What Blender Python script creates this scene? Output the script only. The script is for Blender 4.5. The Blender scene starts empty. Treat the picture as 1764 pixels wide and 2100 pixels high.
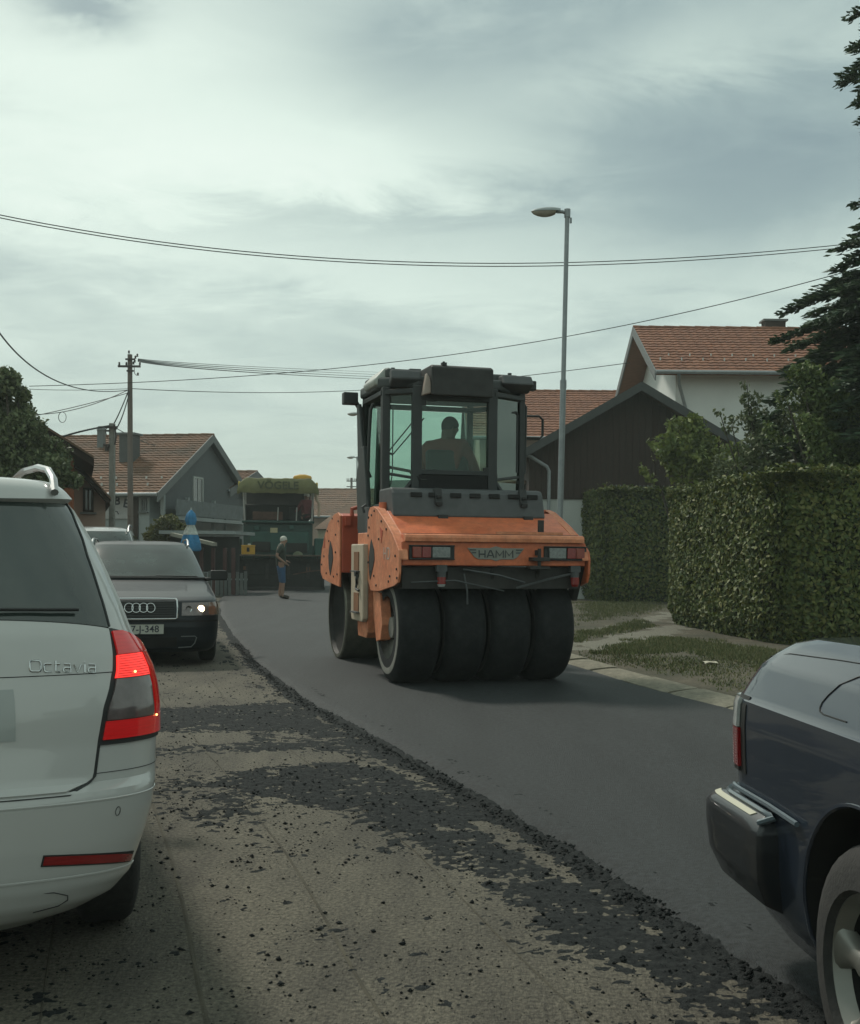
import bpy, math, random
import numpy as np
from mathutils import Vector, Matrix
random.seed(7); rng = np.random.default_rng(7)
sc = bpy.context.scene; COL = sc.collection
PI = math.pi
def R(a): return math.radians(a)
# ------------------------------------------------------------------ camera
F, CX, CY, CH = 2357.0, 882.0, 1200.0, 1.30          # focal length and principal point measured on the photo
cam_d = bpy.data.cameras.new('camera'); cam = bpy.data.objects.new('camera', cam_d); COL.objects.link(cam)
cam_d.sensor_width = 36; cam_d.lens = F/2100*36
cam_d.shift_y = (CY-1050)/2100; cam_d.clip_start = .05; cam_d.clip_end = 3000
RC = Matrix.Rotation(PI/2-math.atan(65/F), 3, 'X') @ Matrix.Rotation(R(.5), 3, 'Z')
cam.matrix_world = Matrix.Translation((0,0,CH)) @ RC.to_4x4()
sc.camera = cam
def ray(x, y): return RC @ Vector(((x-CX)/F, (CY-y)/F, -1))
def at(x, y, Y):
    d = ray(x, y); return Vector((0,0,CH)) + d*(Y/d.y)
def grd(x, y, z=0.0):
    d = ray(x, y); return Vector((0,0,CH)) + d*((z-CH)/d.z)
# ------------------------------------------------------------------ world: clouded daylight sky
SUN_AZ, SUN_EL = -38, 48                              # azimuth from +Y, negative = left
world = bpy.data.worlds.new('World'); sc.world = world; world.use_nodes = True
wt = world.node_tree; wt.nodes.clear()
def wn(t, **k):
    n = wt.nodes.new(t)
    for a, b in k.items(): setattr(n, a, b)
    return n
def wl(a, b): wt.links.new(a, b)
def M(op, a, b=None, c=None):
    n = wn('ShaderNodeMath', operation=op)
    for i, v in enumerate((a, b, c)):
        if v is None: continue
        if isinstance(v, (int, float)): n.inputs[i].default_value = v
        else: wl(v, n.inputs[i])
    return n.outputs[0]
tc = wn('ShaderNodeTexCoord'); sep = wn('ShaderNodeSeparateXYZ'); wl(tc.outputs['Generated'], sep.inputs[0])
dx, dy, dz = sep.outputs
az = M('MULTIPLY', M('ARCTAN2', dx, dy), 57.2958)
el = M('MULTIPLY', M('ARCSINE', dz), 57.2958)
zc = M('ADD', M('MAXIMUM', dz, 0.0), .16)
comb = wn('ShaderNodeCombineXYZ'); wl(M('DIVIDE', dx, zc), comb.inputs[0]); wl(M('DIVIDE', dy, zc), comb.inputs[1])
def noise(vec, scale, det, rough, dist=0, off=(0,0,0), sc3=(1,1,1)):
    mp = wn('ShaderNodeMapping'); wl(vec, mp.inputs[0]); mp.inputs['Location'].default_value = off; mp.inputs['Scale'].default_value = sc3
    n = wn('ShaderNodeTexNoise'); wl(mp.outputs[0], n.inputs['Vector'])
    n.inputs['Scale'].default_value = scale; n.inputs['Detail'].default_value = det
    n.inputs['Roughness'].default_value = rough; n.inputs['Distortion'].default_value = dist
    return n.outputs['Fac']
n1 = noise(comb.outputs[0], 1.1, 7, .55, .6, (3.1,.4,0), (1,.8,1))
n2 = noise(comb.outputs[0], 4.2, 8, .62, .5, (0,7,0), (.8,1.2,1))
n3 = noise(comb.outputs[0], .45, 3, .5, .3, (1,2,5))
wob = M('MULTIPLY', M('SUBTRACT', n1, .5), 14.0)
wob2 = M('MULTIPLY', M('SUBTRACT', n2, .5), 6.0)
t = M('ADD', .53, M('MULTIPLY', M('SUBTRACT', n1, .5), .42))
t = M('ADD', t, M('MULTIPLY', M('SUBTRACT', n2, .5), .38))
t = M('ADD', t, M('MULTIPLY', M('SUBTRACT', n3, .5), .25))
blobs = [(-15,19,12,6,.29),(-3,18.2,9,2.0,.20),(-20,24,7,3,.12),(-4,13.4,12,1.3,.05),(6,12.5,10,1.6,.08),
         (14,18.4,10,3.4,-.30),(8,24.5,13,3.2,-.20),(0,16.2,8,1.0,-.17),(-9,15.3,6,.8,-.08),(-18.6,24.3,2.6,1.3,-.42),(-2,23,5,2,-.10),(20,14,5,2,.10),(13,23,5,1.5,.12),(-12,12,8,1.5,-.05)]
for a0, e0, ra, re, amp in blobs:
    da = M('DIVIDE', M('SUBTRACT', M('ADD', az, wob), a0), ra)
    de = M('DIVIDE', M('SUBTRACT', M('ADD', el, wob2), e0), re)
    g = M('EXPONENT', M('MULTIPLY', M('ADD', M('MULTIPLY', da, da), M('MULTIPLY', de, de)), -1.0))
    t = M('MULTIPLY_ADD', g, amp, t)
# haze towards the horizon evens the cloud out
hz = M('EXPONENT', M('MULTIPLY', M('MAXIMUM', el, 0.0), -.14))
t = M('ADD', M('MULTIPLY', t, M('SUBTRACT', 1.0, hz)), M('MULTIPLY', hz, .60))
ramp = wn('ShaderNodeValToRGB'); wl(t, ramp.inputs[0])
cr = ramp.color_ramp
cr.elements[0].position = .12; cr.elements[0].color = (.19,.265,.285,1)
cr.elements[1].position = .95; cr.elements[1].color = (.78,.88,.79,1)
e = cr.elements.new(.36); e.color = (.30,.395,.385,1)
e = cr.elements.new(.54); e.color = (.49,.60,.545,1)
e = cr.elements.new(.74); e.color = (.68,.80,.71,1)
sky = wn('ShaderNodeTexSky', sky_type='NISHITA', sun_disc=False)
sky.sun_elevation = R(SUN_EL); sky.sun_rotation = R(SUN_AZ); sky.dust_density = 3
b1 = wn('ShaderNodeBackground'); wl(sky.outputs[0], b1.inputs[0]); b1.inputs[1].default_value = .12
b2 = wn('ShaderNodeBackground'); wl(ramp.outputs[0], b2.inputs[0]); b2.inputs[1].default_value = 1.16
mx = wn('ShaderNodeMixShader'); mx.inputs[0].default_value = .90; wl(b1.outputs[0], mx.inputs[1]); wl(b2.outputs[0], mx.inputs[2])
wo = wn('ShaderNodeOutputWorld'); wl(mx.outputs[0], wo.inputs[0])
# ------------------------------------------------------------------ sun behind thin cloud
sun_d = bpy.data.lights.new('sun', 'SUN'); sun = bpy.data.objects.new('sun', sun_d); COL.objects.link(sun)
sun_d.energy = 2.3; sun_d.angle = R(7); sun_d.color = (1,.95,.84)
sd = Vector((math.sin(R(SUN_AZ))*math.cos(R(SUN_EL)), math.cos(R(SUN_AZ))*math.cos(R(SUN_EL)), math.sin(R(SUN_EL))))
sun.rotation_euler = sd.to_track_quat('Z','Y').to_euler()
sc.view_settings.view_transform = 'Standard'; sc.view_settings.look = 'None'
sc.view_settings.exposure = 0; sc.view_settings.gamma = 1
sc.cycles.transparent_max_bounces = 12
# ------------------------------------------------------------------ materials
MATS = {}
def mat(name, col, rough=.7, metal=0, var=.12, scale=6, bump=0, bscale=60, coat=0, emit=None, estr=0, spec=.5, island=None, col2=None, stretch=(1,1,1), det=5, trans=None, coat_ior=1.5, fine=None, vthr=(.3,.7)):
    if name in MATS: return MATS[name]
    m = bpy.data.materials.new(name); m.use_nodes = True; nt = m.node_tree; b = nt.nodes['Principled BSDF']; b.inputs['Coat IOR'].default_value = coat_ior
    b.inputs['Roughness'].default_value = rough; b.inputs['Metallic'].default_value = metal
    b.inputs['Specular IOR Level'].default_value = spec; b.inputs['Coat Weight'].default_value = coat
    b.inputs['Coat Roughness'].default_value = .04
    def nn(t): return nt.nodes.new(t)
    tcn = nn('ShaderNodeTexCoord'); mp = nn('ShaderNodeMapping'); nt.links.new(tcn.outputs['Object'], mp.inputs[0]); mp.inputs['Scale'].default_value = stretch
    rp = nn('ShaderNodeValToRGB')
    c = Vector(col); c2 = Vector(col2) if col2 else c*(1+var); c1 = c if col2 else c*(1-var)
    if island:
        g = nn('ShaderNodeNewGeometry'); nt.links.new(g.outputs['Random Per Island'], rp.inputs[0])
        rp.color_ramp.elements[0].color = (*island[0],1); rp.color_ramp.elements[1].color = (*island[-1],1)
        for i, cc in enumerate(island[1:-1]):
            e = rp.color_ramp.elements.new((i+1)/(len(island)-1)); e.color = (*cc,1)
    else:
        nz = nn('ShaderNodeTexNoise'); nt.links.new(mp.outputs[0], nz.inputs['Vector']); nz.inputs['Scale'].default_value = scale; nz.inputs['Detail'].default_value = det
        nz.inputs['Roughness'].default_value = .62
        nt.links.new(nz.outputs['Fac'], rp.inputs[0])
        rp.color_ramp.elements[0].position = vthr[0]; rp.color_ramp.elements[1].position = vthr[1]
        rp.color_ramp.elements[0].color = (*c1,1); rp.color_ramp.elements[1].color = (*[min(1,v) for v in c2],1)
    outc = rp.outputs[0]
    if fine:   # second, finer grain multiplied over the first
        nf = nn('ShaderNodeTexNoise'); nt.links.new(tcn.outputs['Object'], nf.inputs['Vector']); nf.inputs['Scale'].default_value = fine[0]; nf.inputs['Detail'].default_value = 6; nf.inputs['Roughness'].default_value = .7
        mr = nn('ShaderNodeMapRange'); nt.links.new(nf.outputs['Fac'], mr.inputs[0]); mr.inputs[1].default_value = .32; mr.inputs[2].default_value = .68; mr.inputs[3].default_value = 1-fine[1]; mr.inputs[4].default_value = 1+fine[1]
        vm = nn('ShaderNodeVectorMath'); vm.operation = 'SCALE'; nt.links.new(outc, vm.inputs[0]); nt.links.new(mr.outputs[0], vm.inputs['Scale']); outc = vm.outputs[0]
    nt.links.new(outc, b.inputs['Base Color'])
    if bump:
        nb = nn('ShaderNodeTexNoise'); nt.links.new(mp.outputs[0], nb.inputs['Vector']); nb.inputs['Scale'].default_value = bscale; nb.inputs['Detail'].default_value = 4
        bp = nn('ShaderNodeBump'); bp.inputs['Strength'].default_value = bump; bp.inputs['Distance'].default_value = .01
        nt.links.new(nb.outputs['Fac'], bp.inputs['Height']); nt.links.new(bp.outputs[0], b.inputs['Normal'])
    if emit: b.inputs['Emission Color'].default_value = (*emit,1); b.inputs['Emission Strength'].default_value = estr
    MATS[name] = m; return m
def glass(name, tint, refl=.10, rough=.02, fk=.5):
    if name in MATS: return MATS[name]
    m = bpy.data.materials.new(name); m.use_nodes = True; nt = m.node_tree; nt.nodes.clear()
    tr = nt.nodes.new('ShaderNodeBsdfTransparent'); tr.inputs[0].default_value = (*tint,1)
    gl = nt.nodes.new('ShaderNodeBsdfGlossy'); gl.inputs['Roughness'].default_value = rough; gl.inputs[0].default_value = (.9,1,.95,1)
    lw = nt.nodes.new('ShaderNodeLayerWeight'); lw.inputs[0].default_value = .35
    ma = nt.nodes.new('ShaderNodeMath'); ma.operation = 'MULTIPLY_ADD'; nt.links.new(lw.outputs['Fresnel'], ma.inputs[0]); ma.inputs[1].default_value = fk; ma.inputs[2].default_value = refl*.3
    mi = nt.nodes.new('ShaderNodeMixShader'); nt.links.new(ma.outputs[0], mi.inputs[0]); nt.links.new(tr.outputs[0], mi.inputs[1]); nt.links.new(gl.outputs[0], mi.inputs[2])
    o = nt.nodes.new('ShaderNodeOutputMaterial'); nt.links.new(mi.outputs[0], o.inputs[0])
    MATS[name] = m; return m
# ------------------------------------------------------------------ objects
def tag(o, label=None, cat=None, group=None, kind=None):
    if label: o['label'] = label
    if cat: o['category'] = cat
    if group: o['group'] = group
    if kind: o['kind'] = kind
    return o
def empty(name, loc=(0,0,0), rz=0, label=None, cat=None, group=None, kind=None):
    o = bpy.data.objects.new(name, None); COL.objects.link(o); o.location = loc; o.rotation_euler = (0,0,rz); o.empty_display_size = .2
    return tag(o, label, cat, group, kind)
def kids(o): return [c for c in bpy.data.objects if c.parent == o]
def copy_tree(o, parent=None):
    ch = kids(o)
    c = o.copy(); COL.objects.link(c); c.parent = parent
    for k in ch: copy_tree(k, c)
    return c
def link_mesh(name, me, parent=None, m=None):
    o = bpy.data.objects.new(name, me); COL.objects.link(o)
    if parent: o.parent = parent
    if m: me.materials.append(m)
    return o
def quads(name, V, Fc, m, parent=None, smooth=False):
    """fast numpy mesh: V (n,3), Fc (k,4) or (k,3)"""
    me = bpy.data.meshes.new(name); V = np.asarray(V, dtype=np.float32); Fc = np.asarray(Fc, dtype=np.int32)
    k = Fc.shape[1]
    me.vertices.add(len(V)); me.vertices.foreach_set('co', V.ravel())
    me.loops.add(Fc.size); me.loops.foreach_set('vertex_index', Fc.ravel())
    me.polygons.add(len(Fc)); me.polygons.foreach_set('loop_start', np.arange(len(Fc), dtype=np.int32)*k)
    if smooth: me.polygons.foreach_set('use_smooth', np.ones(len(Fc), dtype=bool))
    me.update(calc_edges=True)
    return link_mesh(name, me, parent, m)
class MB:
    def __init__(s): s.v = []; s.f = []
    def add(s, vs, fs):
        o = len(s.v); s.v += [tuple(v) for v in vs]; s.f += [tuple(i+o for i in f) for f in fs]; return s
    def box(s, c, d, rot=None):
        x, y, z = (q/2 for q in d); vs = [Vector((i*x, j*y, k*z)) for i in (-1,1) for j in (-1,1) for k in (-1,1)]
        if rot is not None: vs = [rot @ v for v in vs]
        vs = [v+Vector(c) for v in vs]
        return s.add(vs, [(0,1,3,2),(4,6,7,5),(0,4,5,1),(2,3,7,6),(0,2,6,4),(1,5,7,3)])
    def ring(s, c, ax, r, n, a0=0):
        ax = Vector(ax).normalized(); u = ax.orthogonal().normalized() if abs(ax.z) < .99 else Vector((1,0,0)); w = ax.cross(u)
        return [Vector(c)+u*(r*math.cos(a0+2*PI*i/n))+w*(r*math.sin(a0+2*PI*i/n)) for i in range(n)]
    def cyl(s, p0, p1, r0, r1=None, n=12, caps=True):
        if r1 is None: r1 = r0
        ax = Vector(p1)-Vector(p0); a = s.ring(p0, ax, r0, n); b = s.ring(p1, ax, r1, n)
        fs = [(i,(i+1)%n,n+(i+1)%n,n+i) for i in range(n)]
        if caps: fs += [tuple(range(n-1,-1,-1)), tuple(range(n,2*n))]
        return s.add(a+b, fs)
    def tube(s, pts, r, n=6, r2=None):
        pts = [Vector(p) for p in pts]; k = len(pts); vs = []
        u = None
        for i, p in enumerate(pts):
            d = (pts[min(i+1,k-1)]-pts[max(i-1,0)]).normalized()
            if u is None: u = d.orthogonal().normalized()
            u = (u-d*u.dot(d)).normalized(); w = d.cross(u)
            rr = r if r2 is None else r+(r2-r)*i/(k-1)
            vs += [p+u*(rr*math.cos(2*PI*j/n))+w*(rr*math.sin(2*PI*j/n)) for j in range(n)]
        fs = [(i*n+j, i*n+(j+1)%n, (i+1)*n+(j+1)%n, (i+1)*n+j) for i in range(k-1) for j in range(n)]
        fs += [tuple(range(n-1,-1,-1)), tuple(range((k-1)*n, k*n))]
        return s.add(vs, fs)
    def prism(s, poly, axis, a, b):
        """poly of 2D points in the plane normal to axis (x: (y,z), y: (x,z), z: (x,y))"""
        def mk(p, t): return {'x': (t,p[0],p[1]), 'y': (p[0],t,p[1]), 'z': (p[0],p[1],t)}[axis]
        n = len(poly); vs = [mk(p,a) for p in poly]+[mk(p,b) for p in poly]
        return s.add(vs, [tuple(range(n-1,-1,-1)), tuple(range(n,2*n))]+[(i,(i+1)%n,n+(i+1)%n,n+i) for i in range(n)])
    def revolve(s, prof, c, axis='x', n=32):
        """prof: list of (along axis, radius)"""
        vs = []; c = Vector(c); k = len(prof)
        for (t, r) in prof:
            for i in range(n):
                a = 2*PI*i/n; q = (math.cos(a)*r, math.sin(a)*r)
                vs.append(c+Vector({'x': (t,q[0],q[1]), 'y': (q[0],t,q[1]), 'z': (q[0],q[1],t)}[axis]))
        return s.add(vs, [(i*n+j, (i+1)*n+j, (i+1)*n+(j+1)%n, i*n+(j+1)%n) for i in range(k-1) for j in range(n)])
    def quad(s, a, b, c, d): return s.add([a,b,c,d], [(0,1,2,3)])
    def grid(s, P, flip=False):
        r, c = len(P), len(P[0]); vs = [p for row in P for p in row]
        fs = [(i*c+j, i*c+j+1, (i+1)*c+j+1, (i+1)*c+j) for i in range(r-1) for j in range(c-1)]
        if flip: fs = [f[::-1] for f in fs]
        return s.add(vs, fs)
    def build(s, name, m, parent=None, smooth=False, bevel=0, seg=2, ang=40):
        me = bpy.data.meshes.new(name); me.from_pydata([tuple(v) for v in s.v], [], s.f); me.update()
        o = link_mesh(name, me, parent, m)
        if smooth:
            me.polygons.foreach_set('use_smooth', np.ones(len(me.polygons), dtype=bool)); me.set_sharp_from_angle(angle=R(ang))
        if bevel:
            bv = o.modifiers.new('bevel', 'BEVEL'); bv.width = bevel; bv.segments = seg; bv.limit_method = 'ANGLE'; bv.angle_limit = R(35); bv.harden_normals = False
        return o
def text_mesh(name, body, size, m, parent, mw, depth=.004, shear=0, sx=1, bold=0, align='CENTER', space=1.0):
    cu = bpy.data.curves.new('t', 'FONT'); cu.body = body; cu.size = size; cu.extrude = depth; cu.align_x = align; cu.align_y = 'CENTER'; cu.shear = shear; cu.offset = bold; cu.resolution_u = 3; cu.space_character = space
    to = bpy.data.objects.new('t', cu); COL.objects.link(to); bpy.context.view_layer.update()
    me = bpy.data.meshes.new_from_object(to.evaluated_get(bpy.context.evaluated_depsgraph_get())); bpy.data.objects.remove(to); bpy.data.curves.remove(cu)
    me.name = name; me.materials.clear()
    me.transform(Matrix.Diagonal((sx,1,1,1)))
    o = link_mesh(name, me, parent, m)
    me.transform(mw); me.update(); return o
def basis(o, ux, uy):
    ux = Vector(ux).normalized(); uy = Vector(uy).normalized(); uz = ux.cross(uy).normalized(); uy = uz.cross(ux)
    return Matrix(((ux.x,uy.x,uz.x,o[0]),(ux.y,uy.y,uz.y,o[1]),(ux.z,uy.z,uz.z,o[2]),(0,0,0,1)))
def cut(o, cutter_mb, m_in=None):
    """carve a hollow out of a mesh for good (evaluated once, the cutter is removed)"""
    c = cutter_mb.build('cutter', m_in); c.parent = o.parent
    if m_in: o.data.materials.append(m_in)
    md = o.modifiers.new('b', 'BOOLEAN'); md.operation = 'DIFFERENCE'; md.object = c; md.solver = 'EXACT'
    try: md.material_mode = 'TRANSFER'
    except Exception: pass
    bpy.context.view_layer.update()
    me = bpy.data.meshes.new_from_object(o.evaluated_get(bpy.context.evaluated_depsgraph_get()))
    o.modifiers.remove(md); o.data = me; bpy.data.objects.remove(c)
    me.set_sharp_from_angle(angle=R(40))
STROKES = {'H': (.72,[[(0,0),(0,1)],[(.72,0),(.72,1)],[(0,.5),(.72,.5)]]), 'A': (.85,[[(0,0),(.36,1),(.49,1),(.85,0)],[(.16,.33),(.69,.33)]]), 'M': (.92,[[(0,0),(0,1),(.46,.28),(.92,1),(.92,0)]]),
 'O': (.78,[[(.16,0),(.62,0),(.74,.08),(.78,.22),(.78,.78),(.74,.92),(.62,1),(.16,1),(.04,.92),(0,.78),(0,.22),(.04,.08),(.16,0)]]), 'c': (.52,[[(.52,.72),(.12,.72),(.02,.64),(0,.5),(0,.2),(.03,.06),(.12,0),(.52,0)]]),
 't': (.40,[[(.08,1),(.08,.16),(.12,.04),(.22,0),(.40,0)],[(.0,.72),(.38,.72)]]), 'a': (.52,[[(.04,.72),(.40,.72),(.50,.66),(.52,.55),(.52,0),(.14,0),(.03,.05),(0,.2),(.03,.34),(.14,.39),(.50,.39)]]),
 'v': (.54,[[(0,.72),(.27,.02),(.54,.72)]]), 'i': (.06,[[(.03,0),(.03,.72)],[(.03,.90),(.03,.96)]])}
def stroke_text(word, gap=.24):
    """lettering as polylines, unit cap height; returns (lines, width)"""
    x = 0; out = []
    for ch in word:
        w, ls = STROKES[ch]; out += [[(x+a,b) for a,b in l] for l in ls]; x += w+gap
    return out, x-gap
# ------------------------------------------------------------------ car hull: stacked plan outlines
class Hull:
    def __init__(s, tab, n=3.2, Dr=.35, Df=.5):
        T = np.array(tab, dtype=float); s.z, s.w, s.yr, s.yf = T.T; s.n = n; s.Dr = Dr; s.Df = Df
    def pt(s, u, z, end='r'):
        w = np.interp(z, s.z, s.w); sg = 1 if u >= 0 else -1; a = abs(u)
        if end == 'r': y0 = np.interp(z, s.z, s.yr); D = s.Dr; d = 1
        else: y0 = np.interp(z, s.z, s.yf); D = s.Df; d = -1
        if a <= 1:
            th = a*PI/2; x = w*math.sin(th)**(2/s.n); y = D*(1-max(math.cos(th),0)**(2/s.n))
        else: x = w; y = D+a-1
        return Vector((sg*x, y0+d*y, z))
    def p(s, u, z, off=0, end='r'):
        q = s.pt(u, z, end)
        if not off: return q
        e = 1e-3
        du = s.pt(u+e, z, end)-s.pt(u-e, z, end); dv = s.pt(u, min(z+.012, s.z[-1]), end)-s.pt(u, max(z-.012, s.z[0]), end)
        n = du.cross(dv).normalized()
        if end != 'r': n = -n
        return q+n*off
    def ux(s, x, z):
        w = np.interp(z, s.z, s.w); r = min(1, abs(x)/w)
        return math.copysign(math.asin(r**(s.n/2))*2/PI, x)
    def solid(s, name, m, parent, nr=14, ns=12, dz=.02):
        zs = [s.z[0]]
        for a, b in zip(s.z[:-1], s.z[1:]):
            k = max(1, int(round((b-a)/dz))); zs += [a+(b-a)*(i+1)/k for i in range(k)]
        mb = MB(); rows = []
        for z in zs:
            r = [s.pt(-1+2*i/(2*nr), z, 'r') for i in range(2*nr+1)]
            f = [s.pt(1-2*i/(2*nr), z, 'f') for i in range(2*nr+1)]
            loop = r+[r[-1].lerp(f[0], (i+1)/ns) for i in range(ns-1)]+f+[f[-1].lerp(r[0], (i+1)/ns) for i in range(ns-1)]
            rows.append(loop)
        k = len(rows[0]); vs = [p for rr in rows for p in rr]
        fs = [(i*k+j, i*k+(j+1)%k, (i+1)*k+(j+1)%k, (i+1)*k+j) for i in range(len(rows)-1) for j in range(k)]
        fs += [tuple(range(k-1,-1,-1)), tuple(range((len(rows)-1)*k, len(rows)*k))]
        mb.add(vs, fs); return mb.build(name, m, parent, smooth=True, ang=34)
    def patch(s, name, m, parent, z0, z1, ua, ub, off=.006, end='r', nu=16, nz=12, rim=.012, smooth=True):
        """a panel following the hull between two boundary curves (functions of z giving u)"""
        cv = lambda f, q: f(q) if callable(f) else f
        def sheet(o_):
            out = []
            for i in range(nz+1):
                row = []
                for j in range(nu+1):
                    s_ = j/nu; zz = cv(z0,s_)+(cv(z1,s_)-cv(z0,s_))*i/nz; a = cv(ua,zz); b = cv(ub,zz); row.append(s.p(a+(b-a)*s_, zz, o_, end))
                out.append(row)
            return out
        P = sheet(off); Q = sheet(off-rim)
        mb = MB(); mb.grid(P, flip=(end!='r'))
        top = [P[-1], Q[-1]]; bot = [Q[0], P[0]]; lf = [[r[0] for r in P],[r[0] for r in Q]]; rt = [[r[-1] for r in Q],[r[-1] for r in P]]
        for g in (top, bot, lf, rt): mb.grid(g)
        return mb.build(name, m, parent, smooth=smooth)
    def line(s, name, m, parent, pts, r=.003, off=.004, end='r', n=5):
        mb = MB(); mb.tube([s.p(u, z, off, end) for u, z in pts], r, n); return mb.build(name, m, parent, smooth=True)
def lerp_tab(tab):
    a = np.array(tab, dtype=float); return lambda z: float(np.interp(z, a[:,0], a[:,1]))
# ------------------------------------------------------------------ people
def skin(name, nodes, edges, m, parent, sub=1, root=0):
    me = bpy.data.meshes.new(name); me.from_pydata([n[:3] for n in nodes], edges, []); me.update()
    o = link_mesh(name, me, parent, m)
    md = o.modifiers.new('skin', 'SKIN'); md.use_smooth_shade = True
    if not me.skin_vertices: 
        bpy.context.view_layer.objects.active = o
    sv = me.skin_vertices[0].data if me.skin_vertices else None
    for i, n in enumerate(nodes):
        r = n[3]; rr = r if isinstance(r, tuple) else (r, r)
        sv[i].radius = rr; sv[i].use_root = (i == root)
    o.modifiers.new('sub', 'SUBSURF').levels = sub; o.modifiers['sub'].render_levels = sub
    bpy.context.view_layer.update()
    me2 = bpy.data.meshes.new_from_object(o.evaluated_get(bpy.context.evaluated_depsgraph_get()))
    o.modifiers.clear(); o.data = me2
    if m and not me2.materials: me2.materials.append(m)
    return o
# ================================================================== GROUND AND ROAD
def fnoise(X, Y, seed, scale, oct=4, rough=.55):
    """tileless value noise on numpy arrays"""
    g = np.random.default_rng(seed); T = g.random((256,256)); out = np.zeros_like(X, dtype=float); amp = 1; tot = 0; f = 1/scale
    for k in range(oct):
        x = X*f+17.3*k; y = Y*f+5.1*k; xi = np.floor(x).astype(int); yi = np.floor(y).astype(int); fx = x-xi; fy = y-yi
        fx = fx*fx*(3-2*fx); fy = fy*fy*(3-2*fy)
        a = T[xi&255, yi&255]; b = T[(xi+1)&255, yi&255]; c = T[xi&255, (yi+1)&255]; d = T[(xi+1)&255, (yi+1)&255]
        out += amp*((a*(1-fx)+b*fx)*(1-fy)+(c*(1-fx)+d*fx)*fy); tot += amp; amp *= rough; f *= 2
    return out/tot
ROADL = lerp_tab([(-6,3.4),(0,2.15),(3.5,1.10),(5,.68),(7,.02),(10,-1.02),(13,-1.86),(17.5,-2.92),(23,-4.12),(30,-5.4),(38,-6.65),(60,-9.2),(110,-13.5)])
ROADR = lerp_tab([(-6,6.2),(0,4.75),(5,3.5),(9,2.56),(11,2.02),(13,1.62),(20,.25),(30,-1.75),(38,-3.1),(60,-5.6),(110,-9.5)])
m_soil = mat('dirt_verge', (.034,.034,.018), .95, scale=1.1, col2=(.090,.075,.050), bump=.9, bscale=70, det=9, fine=(22,.45))
m_mill = mat('milled_surface', (.048,.043,.034), .95, scale=1.5, col2=(.120,.107,.080), bump=1.0, bscale=90, stretch=(1.3,.4,1), det=12, fine=(60,.75), vthr=(.34,.66))
m_asph = mat('fresh_asphalt', (.011,.0135,.015), .70, scale=1.4, col2=(.024,.028,.030), bump=.9, bscale=200, stretch=(1.6,.25,1), det=8, fine=(38,.75), spec=.4)
m_loose = mat('loose_asphalt', (.006,.008,.009), .9, scale=40, col2=(.030,.033,.033), bump=.8, bscale=200, spec=.2)
m_conc = mat('kerb_concrete', (.14,.13,.095), .9, scale=9, col2=(.22,.20,.15), bump=.6, bscale=120, fine=(30,.25))
m_gravel = mat('gravel', (.10,.095,.072), .95, scale=24, col2=(.20,.19,.15), bump=.9, bscale=160, det=8)
mb = MB(); mb.quad((-900,-300,-.004),(900,-300,-.004),(900,1380,-.004),(-900,1380,-.004))
tag(mb.build('ground', m_soil), kind='structure')
ys = [-6,-3]+[i*.5 for i in range(0,50)]+[25+i*2 for i in range(44)]
mb = MB(); mb.grid([[(ROADL(y)-4.6, y, 0), (ROADL(y)-2.3, y, 0), (ROADL(y)+.3, y, 0)] for y in ys], flip=True)
road = tag(mb.build('milled_road', m_mill), kind='structure')
# fresh mat of asphalt, 5 cm thick with a rounded loose edge
def wobl(y): return .012*math.sin(y*3.1)+.010*math.sin(y*7.7+1)+.006*math.sin(y*17)
YL = [-6,-3,0]+[i*.12 for i in range(1,220)]+[27+i*1.5 for i in range(56)]
mb = MB(); rows = []
for y in YL:
    l = ROADL(y)+wobl(y); r = ROADR(y)
    rows.append([(l-.10,y,.004),(l-.05,y,.032),(l,y,.047),(l+.06,y,.050),(l+.6,y,.051)]+[(l+.6+(r-l-.6)*k/5,y,.052+.012*math.sin(k/5*PI)) for k in range(1,6)])
mb.grid(rows, flip=True)
tag(mb.build('fresh_asphalt_lane', m_asph, smooth=True), kind='structure')
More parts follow.
